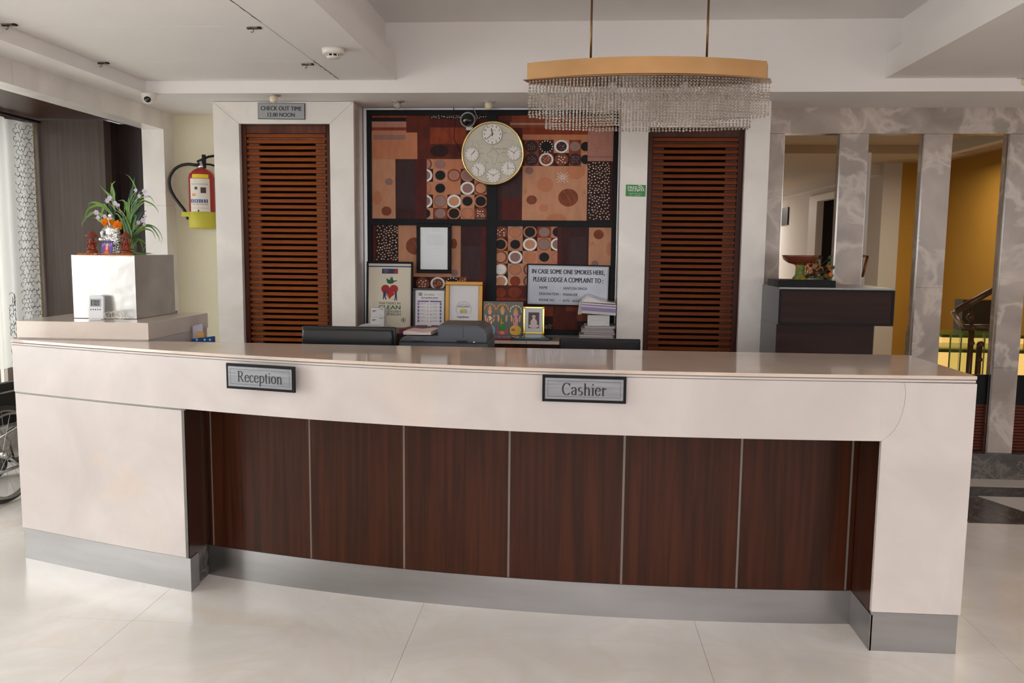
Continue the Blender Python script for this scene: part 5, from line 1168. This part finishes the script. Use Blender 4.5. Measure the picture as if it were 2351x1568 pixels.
# little picture, foil garland, dish, petals
a = at(231, 588, 4.24); b = at(259, 588, 4.24); w = b.x-a.x
t = thing('small_deity_card', 'small purple card of a red robed deity propped against the silver figurine', 'picture')
MB().box(-w/2, w/2, -.003, 0, 0, .072, mat('card_purple', (96, 70, 150), .4)).build('card', t); mb = MB()
mb.rect(-w/2, .060, w/2, .072, -.0034, mat('card_navy', (40, 36, 96), .4)); mb.disc(0, .022, w*.30, .024, -.0034, mat('card_red', (176, 36, 56), .4), 16); mb.disc(0, .050, .008, .010, -.0036, sk, 12); mb.disc(0, .012, w*.2, .008, -.0037, og, 12); mb.disc(0, .034, .007, .012, -.0037, ro, 12)
for i in range(6): mb.disc(-w*.38+i*w*.15, .050+.006*(i % 2), .004, .009, -.0035, mat('card_lilac', (150, 120, 200), .4), 10)
mb.disc(-w*.38, .02, .006, .016, -.0036, mat('card_blue', (60, 70, 170), .4), 10); mb.disc(w*.40, .02, .005, .018, -.0036, mat('card_blue', (60, 70, 170), .4), 10); mb.build('print', t)
LOCAL.add(t.name); t.location = ((a.x+b.x)/2, 4.24, ZT2+.0006); t.rotation_euler = (-.2, 0, rad(-8))
c2 = at(272, 588, 4.285).x; mb = MB(); rr = random.Random(2)
for i in range(46):
    z_ = ZT2+.012+i*.0028; x_ = c2+.010*math.sin(i*1.3)-.0001*i; mb.ball((x_, 4.275+.006*math.cos(i*2.1), z_), (.010, .008, .006), SVR, 7, 5)
mb.build('foil_garland', t0 := thing('foil_ornament', 'shiny crumpled silver foil column beside the right clay figurine', 'ornament', (c2, 4.285, ZT2)), kind='stuff')
c3 = at(225, 586, 4.205); tag(MB().lathe([(.0, .001), (.012, .001), (.015, .005), (.013, .005), (.011, .003)], (at(222, 588, 4.21).x, 4.21, ZT2), CHROME, 18).build('tealight_dish'), 'tiny metal dish among orange petals at the front of the steel box', 'dish')
mb = MB(); rr = random.Random(6)
for i in range(420):
    x_ = rr.uniform(BXL+.03, BXR-.03); y_ = BYF+.004+abs(rr.gauss(0, .03)); z_ = ZT2+rr.uniform(.0005, .006); a_ = rr.uniform(0, 6.28); l = .006
    d = Vector((math.cos(a_), math.sin(a_), rr.uniform(-.3, .3)))*l; e = Vector((-math.sin(a_), math.cos(a_), rr.uniform(0, .6)))*.0018; p_ = Vector((x_, y_, z_)); mb.add([p_-d, p_-e, p_+d, p_+e+Vector((0, 0, .001))], [(0, 1, 2, 3)], MGD)
tag(mb.build('scattered_petals'), 'scattered orange marigold petals on top of the steel box', 'petals', kind='stuff')
# plant in ribbed vase
LEAF = mat('leaf_green', (112, 150, 52), .4, rgb2=(64, 112, 48), vscale=(14, 14, 14)); LEAF2 = mat('leaf_dark', (52, 100, 60), .4, rgb2=(38, 80, 50), vscale=(14, 14, 14))
pc = at(312, 588, 4.50); pl_ = thing('artificial_plant', 'plastic plant with arching green leaves and small lilac flowers on the steel box', 'plant', (pc.x-.06, 4.50, ZT2))
PB = Vector((pc.x-.055, 4.50, ZT2))
mb = MB()
for i in range(7): mb.lathe([(.026, 0), (.029, .004), (.026, .009)], (PB.x+.03, 4.50, ZT2+i*.0095), mat('ribbed_vase', (150, 150, 148), .25, .7), 18)
mb.build('ribbed_vase', pl_)
def leaf(pts, w, m, Yd=4.45):
    P_ = [Vector(at(x, y, Yy)) for x, y, Yy in pts]; w = w*1.35
    for p_ in P_: p_.z = max(p_.z, ZT2+.008)
    # catmull through the points
    q = []
    for i in range(len(P_)-1):
        p0 = P_[max(0, i-1)]; p1 = P_[i]; p2 = P_[i+1]; p3 = P_[min(len(P_)-1, i+2)]
        for k in range(6):
            t_ = k/6; q.append(.5*((2*p1)+(p2-p0)*t_+(2*p0-5*p1+4*p2-p3)*t_*t_+(3*p1-p0-3*p2+p3)*t_**3))
    q.append(P_[-1]); n = len(q); vs = []
    for i, p_ in enumerate(q):
        d = (q[min(n-1, i+1)]-q[max(0, i-1)]).normalized(); s_ = d.cross(Vector((0.15, 1, .2))).normalized(); f = i/(n-1)
        ww = w*(.35+.65*math.sin(math.pi*min(1, f*1.15+.12)) if f < .75 else max(.02, 1.0*(1-f)*3.0*.9)*.72+.0)
        vs += [p_-s_*ww, p_+Vector((0, .25*ww+.0005, 0)), p_+s_*ww]
    fs = [(3*i+a_, 3*i+a_+1, 3*i+a_+4, 3*i+a_+3) for i in range(n-1) for a_ in (0, 1)]
    return MB().add(vs, fs, m, True).build('leaf', pl_)
CR = (285, 575)
L = [
 ([(262, 480), (256, 455), (240, 438), (228, 424)], .006, 0), ([(262, 478), (261, 450), (258, 430), (254, 419)], .0065, 0), ([(255, 450), (256, 428), (262, 418), (266, 416)], .003, 0),
 ([(262, 500), (245, 478), (222, 466), (206, 466), (203, 476)], .0055, 0), ([(255, 490), (230, 472), (205, 478), (195, 497), (198, 512)], .0045, 0), ([(258, 505), (220, 488), (200, 497), (189, 512), (190, 520)], .005, 0),
 ([(258, 498), (240, 472), (236, 480), (232, 500), (233, 515)], .006, 0), ([(262, 500), (232, 508), (222, 502), (213, 499)], .004, 0),
 ([(292, 560), (296, 500), (300, 450), (306, 425), (309, 405)], .0085, 1), ([(300, 470), (312, 440), (306, 420), (296, 405), (286, 400)], .003, 0), ([(290, 560), (294, 490), (295, 462), (296, 451)], .0065, 0),
 ([(296, 540), (306, 480), (318, 445), (322, 440)], .0075, 1), ([(294, 560), (300, 500), (318, 474), (330, 466)], .0065, 1), ([(292, 562), (302, 490), (324, 468), (333, 466)], .0055, 0),
 ([(294, 560), (300, 540), (288, 500), (272, 476)], .0065, 0), ([(293, 565), (284, 520), (272, 494), (262, 490)], .0065, 0), ([(296, 510), (288, 470), (282, 460), (270, 462)], .0045, 0), ([(300, 500), (290, 465), (286, 480), (285, 492)], .0045, 0),
 ([(300, 550), (312, 505), (324, 488), (338, 484)], .0055, 1), ([(302, 560), (306, 520), (312, 494), (304, 500)], .0055, 0), ([(300, 560), (310, 530), (318, 500), (330, 486)], .006, 1),
 ([(300, 560), (304, 525), (306, 515), (308, 517)], .0085, 1), ([(300, 545), (318, 525), (345, 520), (362, 540), (368, 556)], .0045, 0), ([(302, 555), (324, 528), (348, 530), (358, 550)], .004, 0),
 ([(304, 470), (325, 460), (348, 468), (360, 480), (364, 490)], .0035, 0), ([(306, 462), (328, 452), (345, 452), (355, 468)], .0035, 0), ([(318, 522), (340, 516), (360, 525), (372, 545), (369, 560)], .0025, 0),
 ([(300, 570), (310, 548), (322, 552), (328, 572), (330, 584)], .0055, 0), ([(302, 572), (318, 550), (334, 560), (330, 575)], .0035, 0), ([(300, 575), (316, 585), (335, 586), (352, 582)], .0045, 0), ([(296, 560), (285, 540), (278, 560), (280, 572)], .005, 1),
 ([(298, 550), (288, 520), (282, 500), (284, 490)], .006, 1), ([(297, 555), (303, 500), (308, 480), (312, 455)], .008, 1), ([(262, 500), (264, 470), (262, 455), (266, 440)], .006, 1), ([(262, 500), (254, 480), (250, 470), (244, 458)], .005, 1),
]
rr = random.Random(4)
for pts, w_, dk_ in L:
    yb_ = rr.uniform(-.03, .05); n = len(pts)
    leaf([(x, y, 4.45+yb_*(i/(n-1))) for i, (x, y) in enumerate(pts)], w_, LEAF2 if dk_ else LEAF)
PET = mat('petal_lilac', (206, 196, 222), .5); STM = mat('stem_pale', (196, 200, 150), .5)
def flower(px, py, s=1):
    s *= 1.12
    p_ = Vector(at(px, py, 4.41)); t = MB(); rr = random.Random(px)
    for i in range(6):
        a_ = i*math.pi/3+rr.uniform(-.2, .2); d = Vector((math.cos(a_), -.35, math.sin(a_)))*.012*s; e = Vector((-math.sin(a_), 0, math.cos(a_)))*.0045*s
        t.add([p_, p_+d*.55-e, p_+d*.95-e*.5, p_+d*1.05, p_+d*.95+e*.5, p_+d*.55+e], [(0, 1, 2, 3, 4, 5)], PET)
    for i in range(3): a_ = i*2.1; t.tube([p_, p_+Vector((math.cos(a_)*.004, -.010*s, math.sin(a_)*.004))], .0008, mat('stamen', (226, 190, 60), .5), 5)
    t.tube([p_, Vector(at((px+CR[0])/2, py+22, 4.45)), Vector(at(CR[0]+6, max(py+60, 560) if px > 275 else 500, 4.47))], .0012, STM, 5)
    return t.build('flower', pl_)
for px, py, s_ in ((252, 455, 1.1), (247, 461, 1), (265, 467, 1), (272, 471, .8), (222, 488, 1.1), (226, 499, .9), (241, 497, .9), (312, 437, .8), (320, 450, .8), (333, 440, 1.2), (336, 452, .9), (318, 511, .9), (329, 506, 1.1), (334, 497, .9), (332, 515, .8)): flower(px, py, s_)
MB().tube([tuple(at(262, 500, 4.44)), tuple(at(280, 545, 4.46)), (PB.x+.03, 4.5, ZT2+.02)], .004, LEAF2, 6).tube([tuple(at(300, 540, 4.45)), (PB.x+.03, 4.5, ZT2+.02)], .005, LEAF2, 6).build('stalks', pl_)

# ================================================================== FIRE EXTINGUISHER (on the pale yellow wall)
YE = 6.24
RED = mat('extinguisher_red', (168, 26, 30), .3, coat=.4); YLW = mat('bracket_yellow', (196, 186, 60), .45); RUB = mat('black_rubber', (24, 24, 25), .5)
e0 = at(438, 500, YE); e1 = at(490, 500, YE); ecx = e0.x+.094; er = .094; zb = at(465, 524, YE).z
t = thing('fire_extinguisher', 'red fire extinguisher with white labels and black hose on the pale yellow wall', 'fire extinguisher', (ecx, YE, zb))
zt_ = at(465, 400, YE).z; zc2 = at(465, 386, YE).z
MB().lathe([(.05, .01), (er-.01, .02), (er, .04), (er, zt_-zb-.03), (er*.93, zt_-zb), (er*.62, zt_-zb+.03), (.032, zt_-zb+.042), (.028, zc2-zb)], (ecx, YE, zb), RED, 32).build('cylinder', t)
MB().lathe([(er*.6, -.004), (er+.004, .0), (er+.006, .005), (er+.006, .118), (er+.001, .122)], (ecx, YE, zb), YLW, 32).box(ecx-er-.05, ecx-er+.02, YE-.05, YE-.01, zb+.085, zb+.12, YLW).build('bracket_band', t)
def curvelabel(a0, a1, z0, z1, m, r): 
    mb = MB(); n = 12; vs = []
    for i in range(n+1): a_ = rad(a0+(a1-a0)*i/n); vs += [(ecx+r*math.cos(a_), YE+r*math.sin(a_), z0), (ecx+r*math.cos(a_), YE+r*math.sin(a_), z1)]
    return mb.add(vs, [(2*i, 2*i+2, 2*i+3, 2*i+1) for i in range(n)], m, True)
def zE(y): return at(465, y, YE).z
curvelabel(236, 330, zE(497), zE(412), mat('label_cream', (222, 214, 204), .45), er+.0012).build('label', t)
curvelabel(250, 325, zE(411), zE(402), mat('label_yellow', (226, 196, 30), .45), er+.0012).build('label', t)
def ctext(s_, a0, a1, z0, z1, m, b_=0.02):
    v, f = text_geo(s_, 0.0); r = er+.0018; mb = MB()
    mb.add([(ecx+r*math.cos(rad(a0+(a1-a0)*p[0])), YE+r*math.sin(rad(a0+(a1-a0)*p[0])), z0+(z1-z0)*p[1]) for p in v], f, m); return mb
for (a0, s_) in ((238, 'A'), (259, 'B'), (280, 'C'), (301, '2')):
    curvelabel(a0, a0+18, zE(467), zE(459), mat('label_blue', (54, 84, 130), .45), er+.0015).build('letter_panel', t); ctext(s_, a0+6, a0+13, zE(466), zE(460), WH).build('letter', t)
ctext('MULTI PURPOSE', 244, 322, zE(426), zE(423.5), BK).build('print', t); ctext('ABC DRY POWDER', 250, 320, zE(472), zE(469), RD).build('print', t); ctext('TYPE FIRE EXTINGUISHER', 246, 322, zE(480), zE(478), GYI).build('print', t)
curvelabel(242, 318, zE(494), zE(492), RD, er+.0016).build('print', t); curvelabel(288, 312, zE(445), zE(432), mat('label_brown', (70, 48, 44), .5), er+.0016).build('print', t); curvelabel(262, 274, zE(437), zE(431), BK, er+.0016).build('print', t)
curvelabel(248, 266, zE(452), zE(446), mat('label_orange', (226, 160, 120), .5), er+.0016).build('print', t); curvelabel(274, 280, zE(489), zE(483), BK, er+.0016).build('print', t)
MB().lathe([(.026, 0), (.022, .02), (.016, .03), (.016, .05)], (ecx, YE, zc2), CHROME, 16).build('valve', t)
hv = zc2+.03
MB().box(ecx+.01, ecx+.035, YE-.012, YE+.012, hv-.03, zE(355), BLACK).build('safety_bracket', t, bevel=.003)
MB().tube([(ecx-.03, YE, hv+.018), (ecx+.01, YE, hv+.035), (ecx+.06, YE, hv+.055), (ecx+.11, YE, hv+.062)], .009, BLACK, 8).tube([(ecx+.01, YE, hv+.0), (ecx+.07, YE, hv-.003), (ecx+.11, YE, hv-.014)], .007, BLACK, 8).build('squeeze_handle', t)
hp = [(ecx-.012, YE-.01, hv)]+[tuple(at(x, y, YE-.02)) for x, y in ((452, 379), (432, 377), (413, 381), (398, 392), (389, 410), (390, 430), (399, 450), (412, 468), (423, 482), (429, 495))]
hp.append(tuple(at(431, 504, YE-.02)))
def smooth(P_, k=5):
    P_ = [Vector(p) for p in P_]; q = []
    for i in range(len(P_)-1):
        p0 = P_[max(0, i-1)]; p1 = P_[i]; p2 = P_[i+1]; p3 = P_[min(len(P_)-1, i+2)]
        for j in range(k): u = j/k; q.append(.5*((2*p1)+(p2-p0)*u+(2*p0-5*p1+4*p2-p3)*u*u+(3*p1-p0-3*p2+p3)*u**3))
    return q+[P_[-1]]
MB().tube(smooth(hp), .0115, RUB, 10).build('hose', t)
MB().box(ecx-.02, ecx+.02, YE+.07, 6.36, zE(450), zE(440), BLACK).build('wall_hook', t)

# ================================================================== CEILING FIXTURES
def ceil_lamp(px, py, label, Zc=2.6, aged=False):
    p_ = atz(px, py-6, Zc); t = thing('ceiling_lamp', label, 'lamp', (p_.x, p_.y, Zc-.05), group=None)
    MB().lathe([(.046, -.006), (.050, -.0005), (.03, -.0005)], (p_.x, p_.y, Zc), mat('lamp_plate', (196, 190, 184), .4, .3), 28).build('ceiling_ring', t)
    MB().lathe([(.026, -.006), (.027, -.022), (.026, -.036), (.018, -.048), (.006, -.053), (.0, -.054)], (p_.x, p_.y, Zc), mat('aged_bulb', (190, 182, 168), .4, rgb2=(120, 112, 104), vscale=(40, 40, 40)) if aged else mat('bulb_cream', (218, 204, 176), .35), 24).build('bulb', t)
ceil_lamp(628, 224, 'small white ceiling lamp above the check out time plate')
ceil_lamp(912, 238, 'soot stained small ceiling lamp above the left part of the wall art', aged=True)
ceil_lamp(1122, 240, 'small cream ceiling lamp above the wall clock')
ceil_lamp(2349, 186, 'small cream ceiling lamp at right end of the ceiling', 2.68)
p_ = atz(765, 112, 2.68); t = thing('smoke_detector', 'round white smoke detector on the left ceiling panel', 'smoke detector', (p_.x, p_.y, 2.62))
SDM = mat('detector_white', (226, 220, 210), .45)
MB().lathe([(.060, -.0), (.061, -.012), (.059, -.026), (.050, -.031)], (p_.x, p_.y, 2.6795), SDM, 32).build('base', t)
MB().lathe([(.030, -.031), (.030, -.042)], (p_.x, p_.y, 2.6795), BLACKM, 24).build('dark_vent', t)
for i in range(8): a_ = i*math.pi/4+.2; MB().cbox((p_.x+.034*math.cos(a_), p_.y+.034*math.sin(a_), 2.6795-.0365), (.006, .006, .012), SDM).build('rib', t)
MB().lathe([(.036, -.042), (.034, -.048), (.020, -.052), (0, -.053)], (p_.x, p_.y, 2.6795), SDM, 28).build('cap', t)
p_ = atz(342, 214, 2.6); t = thing('dome_camera', 'white dome security camera with black lens in the left ceiling corner', 'camera', (p_.x, p_.y, 2.53))
MB().lathe([(.052, 0), (.050, -.010), (.045, -.030), (.036, -.055), (.022, -.068), (0, -.072)], (p_.x, p_.y, 2.5995), SDM, 28).build('housing', t)
MB().ball((p_.x-.0+.004, p_.y-.030, 2.5995-.042), (.024, .020, .023), mat('lens_black', (14, 14, 16), .1, coat=.5), 16, 10).build('lens', t)

# ================================================================== CURTAIN
SHEER = mat('sheer_curtain', (240, 238, 230), .9, trans=0.0, alpha=1.0)
nt = SHEER.node_tree; bs = nt.nodes['Principled BSDF']; out = nt.nodes['Material Output']
tl = nt.nodes.new('ShaderNodeBsdfTranslucent'); tl.inputs[0].default_value = (*lin((246, 244, 238)), 1); tp = nt.nodes.new('ShaderNodeBsdfTransparent')
m1 = nt.nodes.new('ShaderNodeMixShader'); m1.inputs[0].default_value = .85; nt.links.new(bs.outputs[0], m1.inputs[1]); nt.links.new(tl.outputs[0], m1.inputs[2])
m2 = nt.nodes.new('ShaderNodeMixShader'); m2.inputs[0].default_value = .38; nt.links.new(m1.outputs[0], m2.inputs[1]); nt.links.new(tp.outputs[0], m2.inputs[2]); nt.links.new(m2.outputs[0], out.inputs[0])
cu = thing('sheer_curtain', 'white sheer curtain with dark scallop embroidered border at the left window', 'curtain', (-4.1, 5.2, .5))
XC = -4.10
def cx_(y): return XC+.022*math.sin((y-2)*17)+.010*math.sin((y-2)*41)
def drape(y0, y1, z0, z1, m, name, n=150, off=0.0, zs_=1):
    vs = []; ny = n
    for i in range(ny+1): y = y0+(y1-y0)*i/ny; vs += [(cx_(y)+off, y, z0), (cx_(y)+off, y, z1)]
    return MB().add(vs, [(2*i, 2*i+2, 2*i+3, 2*i+1) for i in range(ny)], m, True).build(name, cu)
drape(3.6, 6.165, .70, 2.505, SHEER, 'sheer_cloth', 220)
drape(6.165, 6.195, .70, 2.505, mat('beige_trim', (196, 178, 136), .8), 'beige_edge', 6, .002)
mb = MB(); TH_ = mat('embroidery_thread', (44, 40, 38), .8); rr = random.Random(12)
for k in range(5):
    for j in range(56):
        y = 6.015+k*.033+.016*(j % 2); z = .73+j*.0315+rr.uniform(-.003, .003); a0 = rr.uniform(-.25, .25)+(0, 0, math.pi, math.pi/2)[rr.randrange(4)]; r_ = .0175
        pts = [(cx_(y)+.006, y+r_*math.cos(a0+q_*.45), z+r_*math.sin(a0+q_*.45)) for q_ in range(8)]
        pts = [(cx_(p[1])+.005, p[1], p[2]) for p in pts if 5.9 < p[1] < 6.165]
        if len(pts) > 2: mb.tube(pts, .0017, TH_, 4, False)
for k in range(3):
    for j in range(14):
        y = 5.84+k*.035; z = .74+j*.036+rr.uniform(-.01, .01); a0 = rr.uniform(0, 6.28)
        mb.tube([(cx_(y+.03*math.cos(a0+q_*.45))+.005, y+.03*math.cos(a0+q_*.45), z+.03*math.sin(a0+q_*.45)) for q_ in range(7)], .0018, TH_, 4, False)
mb.build('embroidery', cu, kind='stuff')
tag(MB().tube([(XC+.06, 2.6, 2.518), (XC+.06, 6.205, 2.518)], .010, mat('dark_rod', (40, 34, 32), .4), 8).build('curtain_rod'), 'dark curtain rod along the top of the left window', 'curtain rod')

# ================================================================== WHEELCHAIR (left of the counter)
wc = thing('wheelchair', 'folding wheelchair with chrome wheels and black seat parked left of the counter', 'wheelchair')
WCH = mat('wheelchair_chrome', (170, 168, 166), .22, .9); TYRE = mat('tyre_grey', (58, 56, 56), .7); SEATB = mat('black_vinyl', (20, 20, 22), .45)
R_W = .305
def xl(prof, cxyz, m, n=48):   # lathe about the x axis: prof (r, x)
    mb = MB(); vs = []
    for r, x in prof:
        for j in range(n): a_ = 2*math.pi*j/n; vs.append((cxyz[0]+x, cxyz[1]+r*math.cos(a_), cxyz[2]+r*math.sin(a_)))
    k = len(prof); return mb.add(vs, [(i*n+j, i*n+(j+1) % n, ((i+1) % k)*n+(j+1) % n, ((i+1) % k)*n+j) for i in range(k) for j in range(n)], m, True)
def torus(R0, r0, c_, m): return xl([(R0+r0*math.cos(2*math.pi*i/8), r0*math.sin(2*math.pi*i/8)) for i in range(8)], c_, m)
for sx in (1, -1):
    wx = sx*.29; c_ = (wx, 0, R_W)
    wh = torus(R_W-.013, .013, c_, TYRE).build('wheel', wc)
    torus(R_W-.032, .008, c_, WCH).build('rim', wh); torus(R_W-.045, .008, (wx+sx*.045, 0, R_W), WCH).build('hand_rim', wh)
    MB().tube([(wx-.03, 0, R_W), (wx+.03, 0, R_W)], .024, WCH, 14).build('hub', wh)
    for i in range(24):
        a_ = 2*math.pi*i/24; b_ = a_+(.35 if i % 2 else -.35)
        MB().tube([(wx+.02*(1 if i % 2 else -1), .022*math.cos(b_), R_W+.022*math.sin(b_)), (wx, (R_W-.034)*math.cos(a_), R_W+(R_W-.034)*math.sin(a_))], .0013, WCH, 4, False).build('spoke', wh)
    fx_ = sx*.235
    MB().tube(smooth([(fx_, .18, .92), (fx_, .02, .90), (fx_, 0, .84), (fx_, 0, .12)]), .011, WCH, 10).build('back_post', wc)
    MB().tube([(fx_, .20, .92), (fx_, .06, .915)], .017, SEATB, 10).build('push_grip', wc)
    MB().tube(smooth([(fx_, 0, .68), (fx_, -.36, .68), (fx_, -.40, .64), (fx_, -.42, .20)]), .011, WCH, 10).build('side_frame', wc)
    MB().tube([(fx_, 0, .46), (fx_, -.42, .46)], .011, WCH, 10).tube([(fx_, 0, .18), (fx_, -.40, .20)], .010, WCH, 10).build('side_rail', wc)
    MB().box(fx_-.028, fx_+.028, -.38, .0, .695, .74, SEATB).build('armrest_pad', wc, bevel=.008)
    MB().box(fx_-.004, fx_+.004, -.38, .0, .48, .69, SEATB).build('skirt_guard', wc)
    cw = torus(.075, .017, (sx*.22, -.46, .092), TYRE).build('caster_wheel', wc); MB().tube([(sx*.22-.02, -.46, .092), (sx*.22+.02, -.46, .092)], .055, mat('caster_hub', (120, 120, 124), .5), 14).build('caster_hub', cw)
    MB().tube([(fx_, -.42, .20), (sx*.22, -.45, .17), (sx*.22+sx*.024, -.46, .092)], .009, WCH, 8).build('fork', wc)
    MB().box(sx*.12-.07, sx*.12+.07, -.66, -.52, .10, .112, SEATB).build('footplate', wc); MB().tube([(fx_, -.42, .40), (sx*.2, -.56, .25), (sx*.19, -.58, .11)], .009, WCH, 8).build('leg_rest', wc)
MB().box(-.22, .22, -.42, -.01, .47, .49, SEATB).build('seat', wc); MB().box(-.225, .225, -.012, .008, .50, .88, SEATB).build('backrest', wc, bevel=.004)
MB().tube([(-.22, -.2, .18), (.22, -.2, .45)], .010, WCH, 8).build('cross_brace', wc); MB().tube([(.22, -.22, .18), (-.22, -.22, .45)], .010, WCH, 8).build('cross_brace', wc)
wc.location = (-3.76, 4.86, 0.0003); wc.rotation_euler = (0, 0, rad(172))

# ================================================================== CONSOLE BY THE ONYX SCREEN
YC = 5.34
X0, X1 = at(1788, 700, YC).x, at(2053, 700, YC).x; Z1, Z0 = at(1920, 661, YC).z, at(1920, 747, YC).z
CONW = wood('console_wood', (50, 28, 24), (38, 21, 19), .5, (1.5, 24, 24), .1); CONG = mat('console_grey', (120, 118, 120), .4)
t = thing('console_cabinet', 'dark wood console box with pale grey top standing before the onyx screen', 'cabinet', ((X0+X1)/2, 5.6, 0))
MB().box(X0, X1, YC, YC+.60, Z0, Z1-.012, CONW).build('upper_box', t, bevel=.002)
mb = MB(); e_ = .014
for bx in ((X0, X1, Z0, Z0+e_), (X0, X1, Z1-.012-e_, Z1-.012), (X0, X0+e_, Z0+e_, Z1-.012-e_), (X1-e_, X1, Z0+e_, Z1-.012-e_)): MB().box(bx[0], bx[1], YC-.004, YC, bx[2], bx[3], BLACK).build('edge_band', t)
MB().box(X0, X1, YC, YC+.60, Z1-.011, Z1, mat('console_top', (150, 146, 142), .3)).build('top', t)
MB().prism([(X0-.0005, YC+.0), (X0-.0005, YC+.6), (X0-.003, YC+.6), (X0-.003, YC)][::-1], Z0, Z1, CONG).build('side_cladding', t)
xr = at(2005, 780, YC+.03).x
MB().box(X0-.002, xr, YC+.03, YC+.55, 0, Z0-.001, CONW).build('lower_body', t); MB().box(X0-.004, X0-.0022, YC+.03, YC+.55, 0, Z0-.001, CONG).build('side_cladding', t)
zk = Z1+.0004; xa, xb = X0, at(1917, 650, YC+.05).x
tag(MB().box(xa, xb, YC+.03, YC+.33, zk, at(1850, 644, YC+.03).z, BLACK).build('black_slab', bevel=.002), 'black slab on the left part of the dark console, under the flower bowl', 'slab'); zk2 = at(1850, 644, YC+.03).z+.0005
YV = YC+.16; vx = at(1838, 600, YV).x
BOWL = mat('bowl_brown', (110, 54, 36), .25, coat=.4); t = thing('flower_bowl', 'brown footed bowl with painted pedestal and dried orange flowers on the console', 'bowl', (vx, YV, zk2))
hz = at(1838, 586, YV).z-zk2
MB().lathe([(.05, 0), (.045, .012), (.030, .03), (.028, hz*.52), (.036, hz*.60)], (vx, YV, zk2), mat('painted_pedestal', (170, 120, 50), .5, rgb2=(66, 110, 44), vscale=(22, 22, 22)), 24).build('pedestal', t)
MB().lathe([(.036, hz*.60), (.075, hz*.68), (.105, hz*.82), (.112, hz*.94), (.118, hz), (.106, hz), (.098, hz*.84), (.03, hz*.72)], (vx, YV, zk2), BOWL, 32).build('bowl', t)
rr = random.Random(9); FO = mat('dried_orange', (190, 100, 36), .7); FR = mat('dried_red', (150, 34, 34), .7); FG = mat('dried_green', (60, 84, 40), .7); FD = mat('dried_dark', (46, 32, 26), .8)
for i in range(34):
    x_ = vx+.07+rr.gauss(.05, .05); y_ = YV-.04+rr.uniform(-.05, .06); z_ = zk2+abs(rr.gauss(.0, .09))*1.0+.012; z_ = min(z_, zk2+hz*.93); x_ = min(x_, xb-.01)
    m_ = rr.choice((FO, FO, FR, FG, FD, FD)); mb = MB()
    for q_ in range(9):
        a_ = q_*.7; d = Vector((math.cos(a_), rr.uniform(-.9, .2), math.sin(a_)))*.016; e = Vector((-math.sin(a_), 0, math.cos(a_)))*.005; c0_ = Vector((x_, y_, z_)); mb.add([c0_, c0_+d*.6-e, c0_+d, c0_+d*.6+e], [(0, 1, 2, 3)], m_)
    mb.tube([(x_, y_, z_), (vx+.03, YV-.02, zk2+.01)], .0016, FG, 4); mb.build('dried_flower', t)
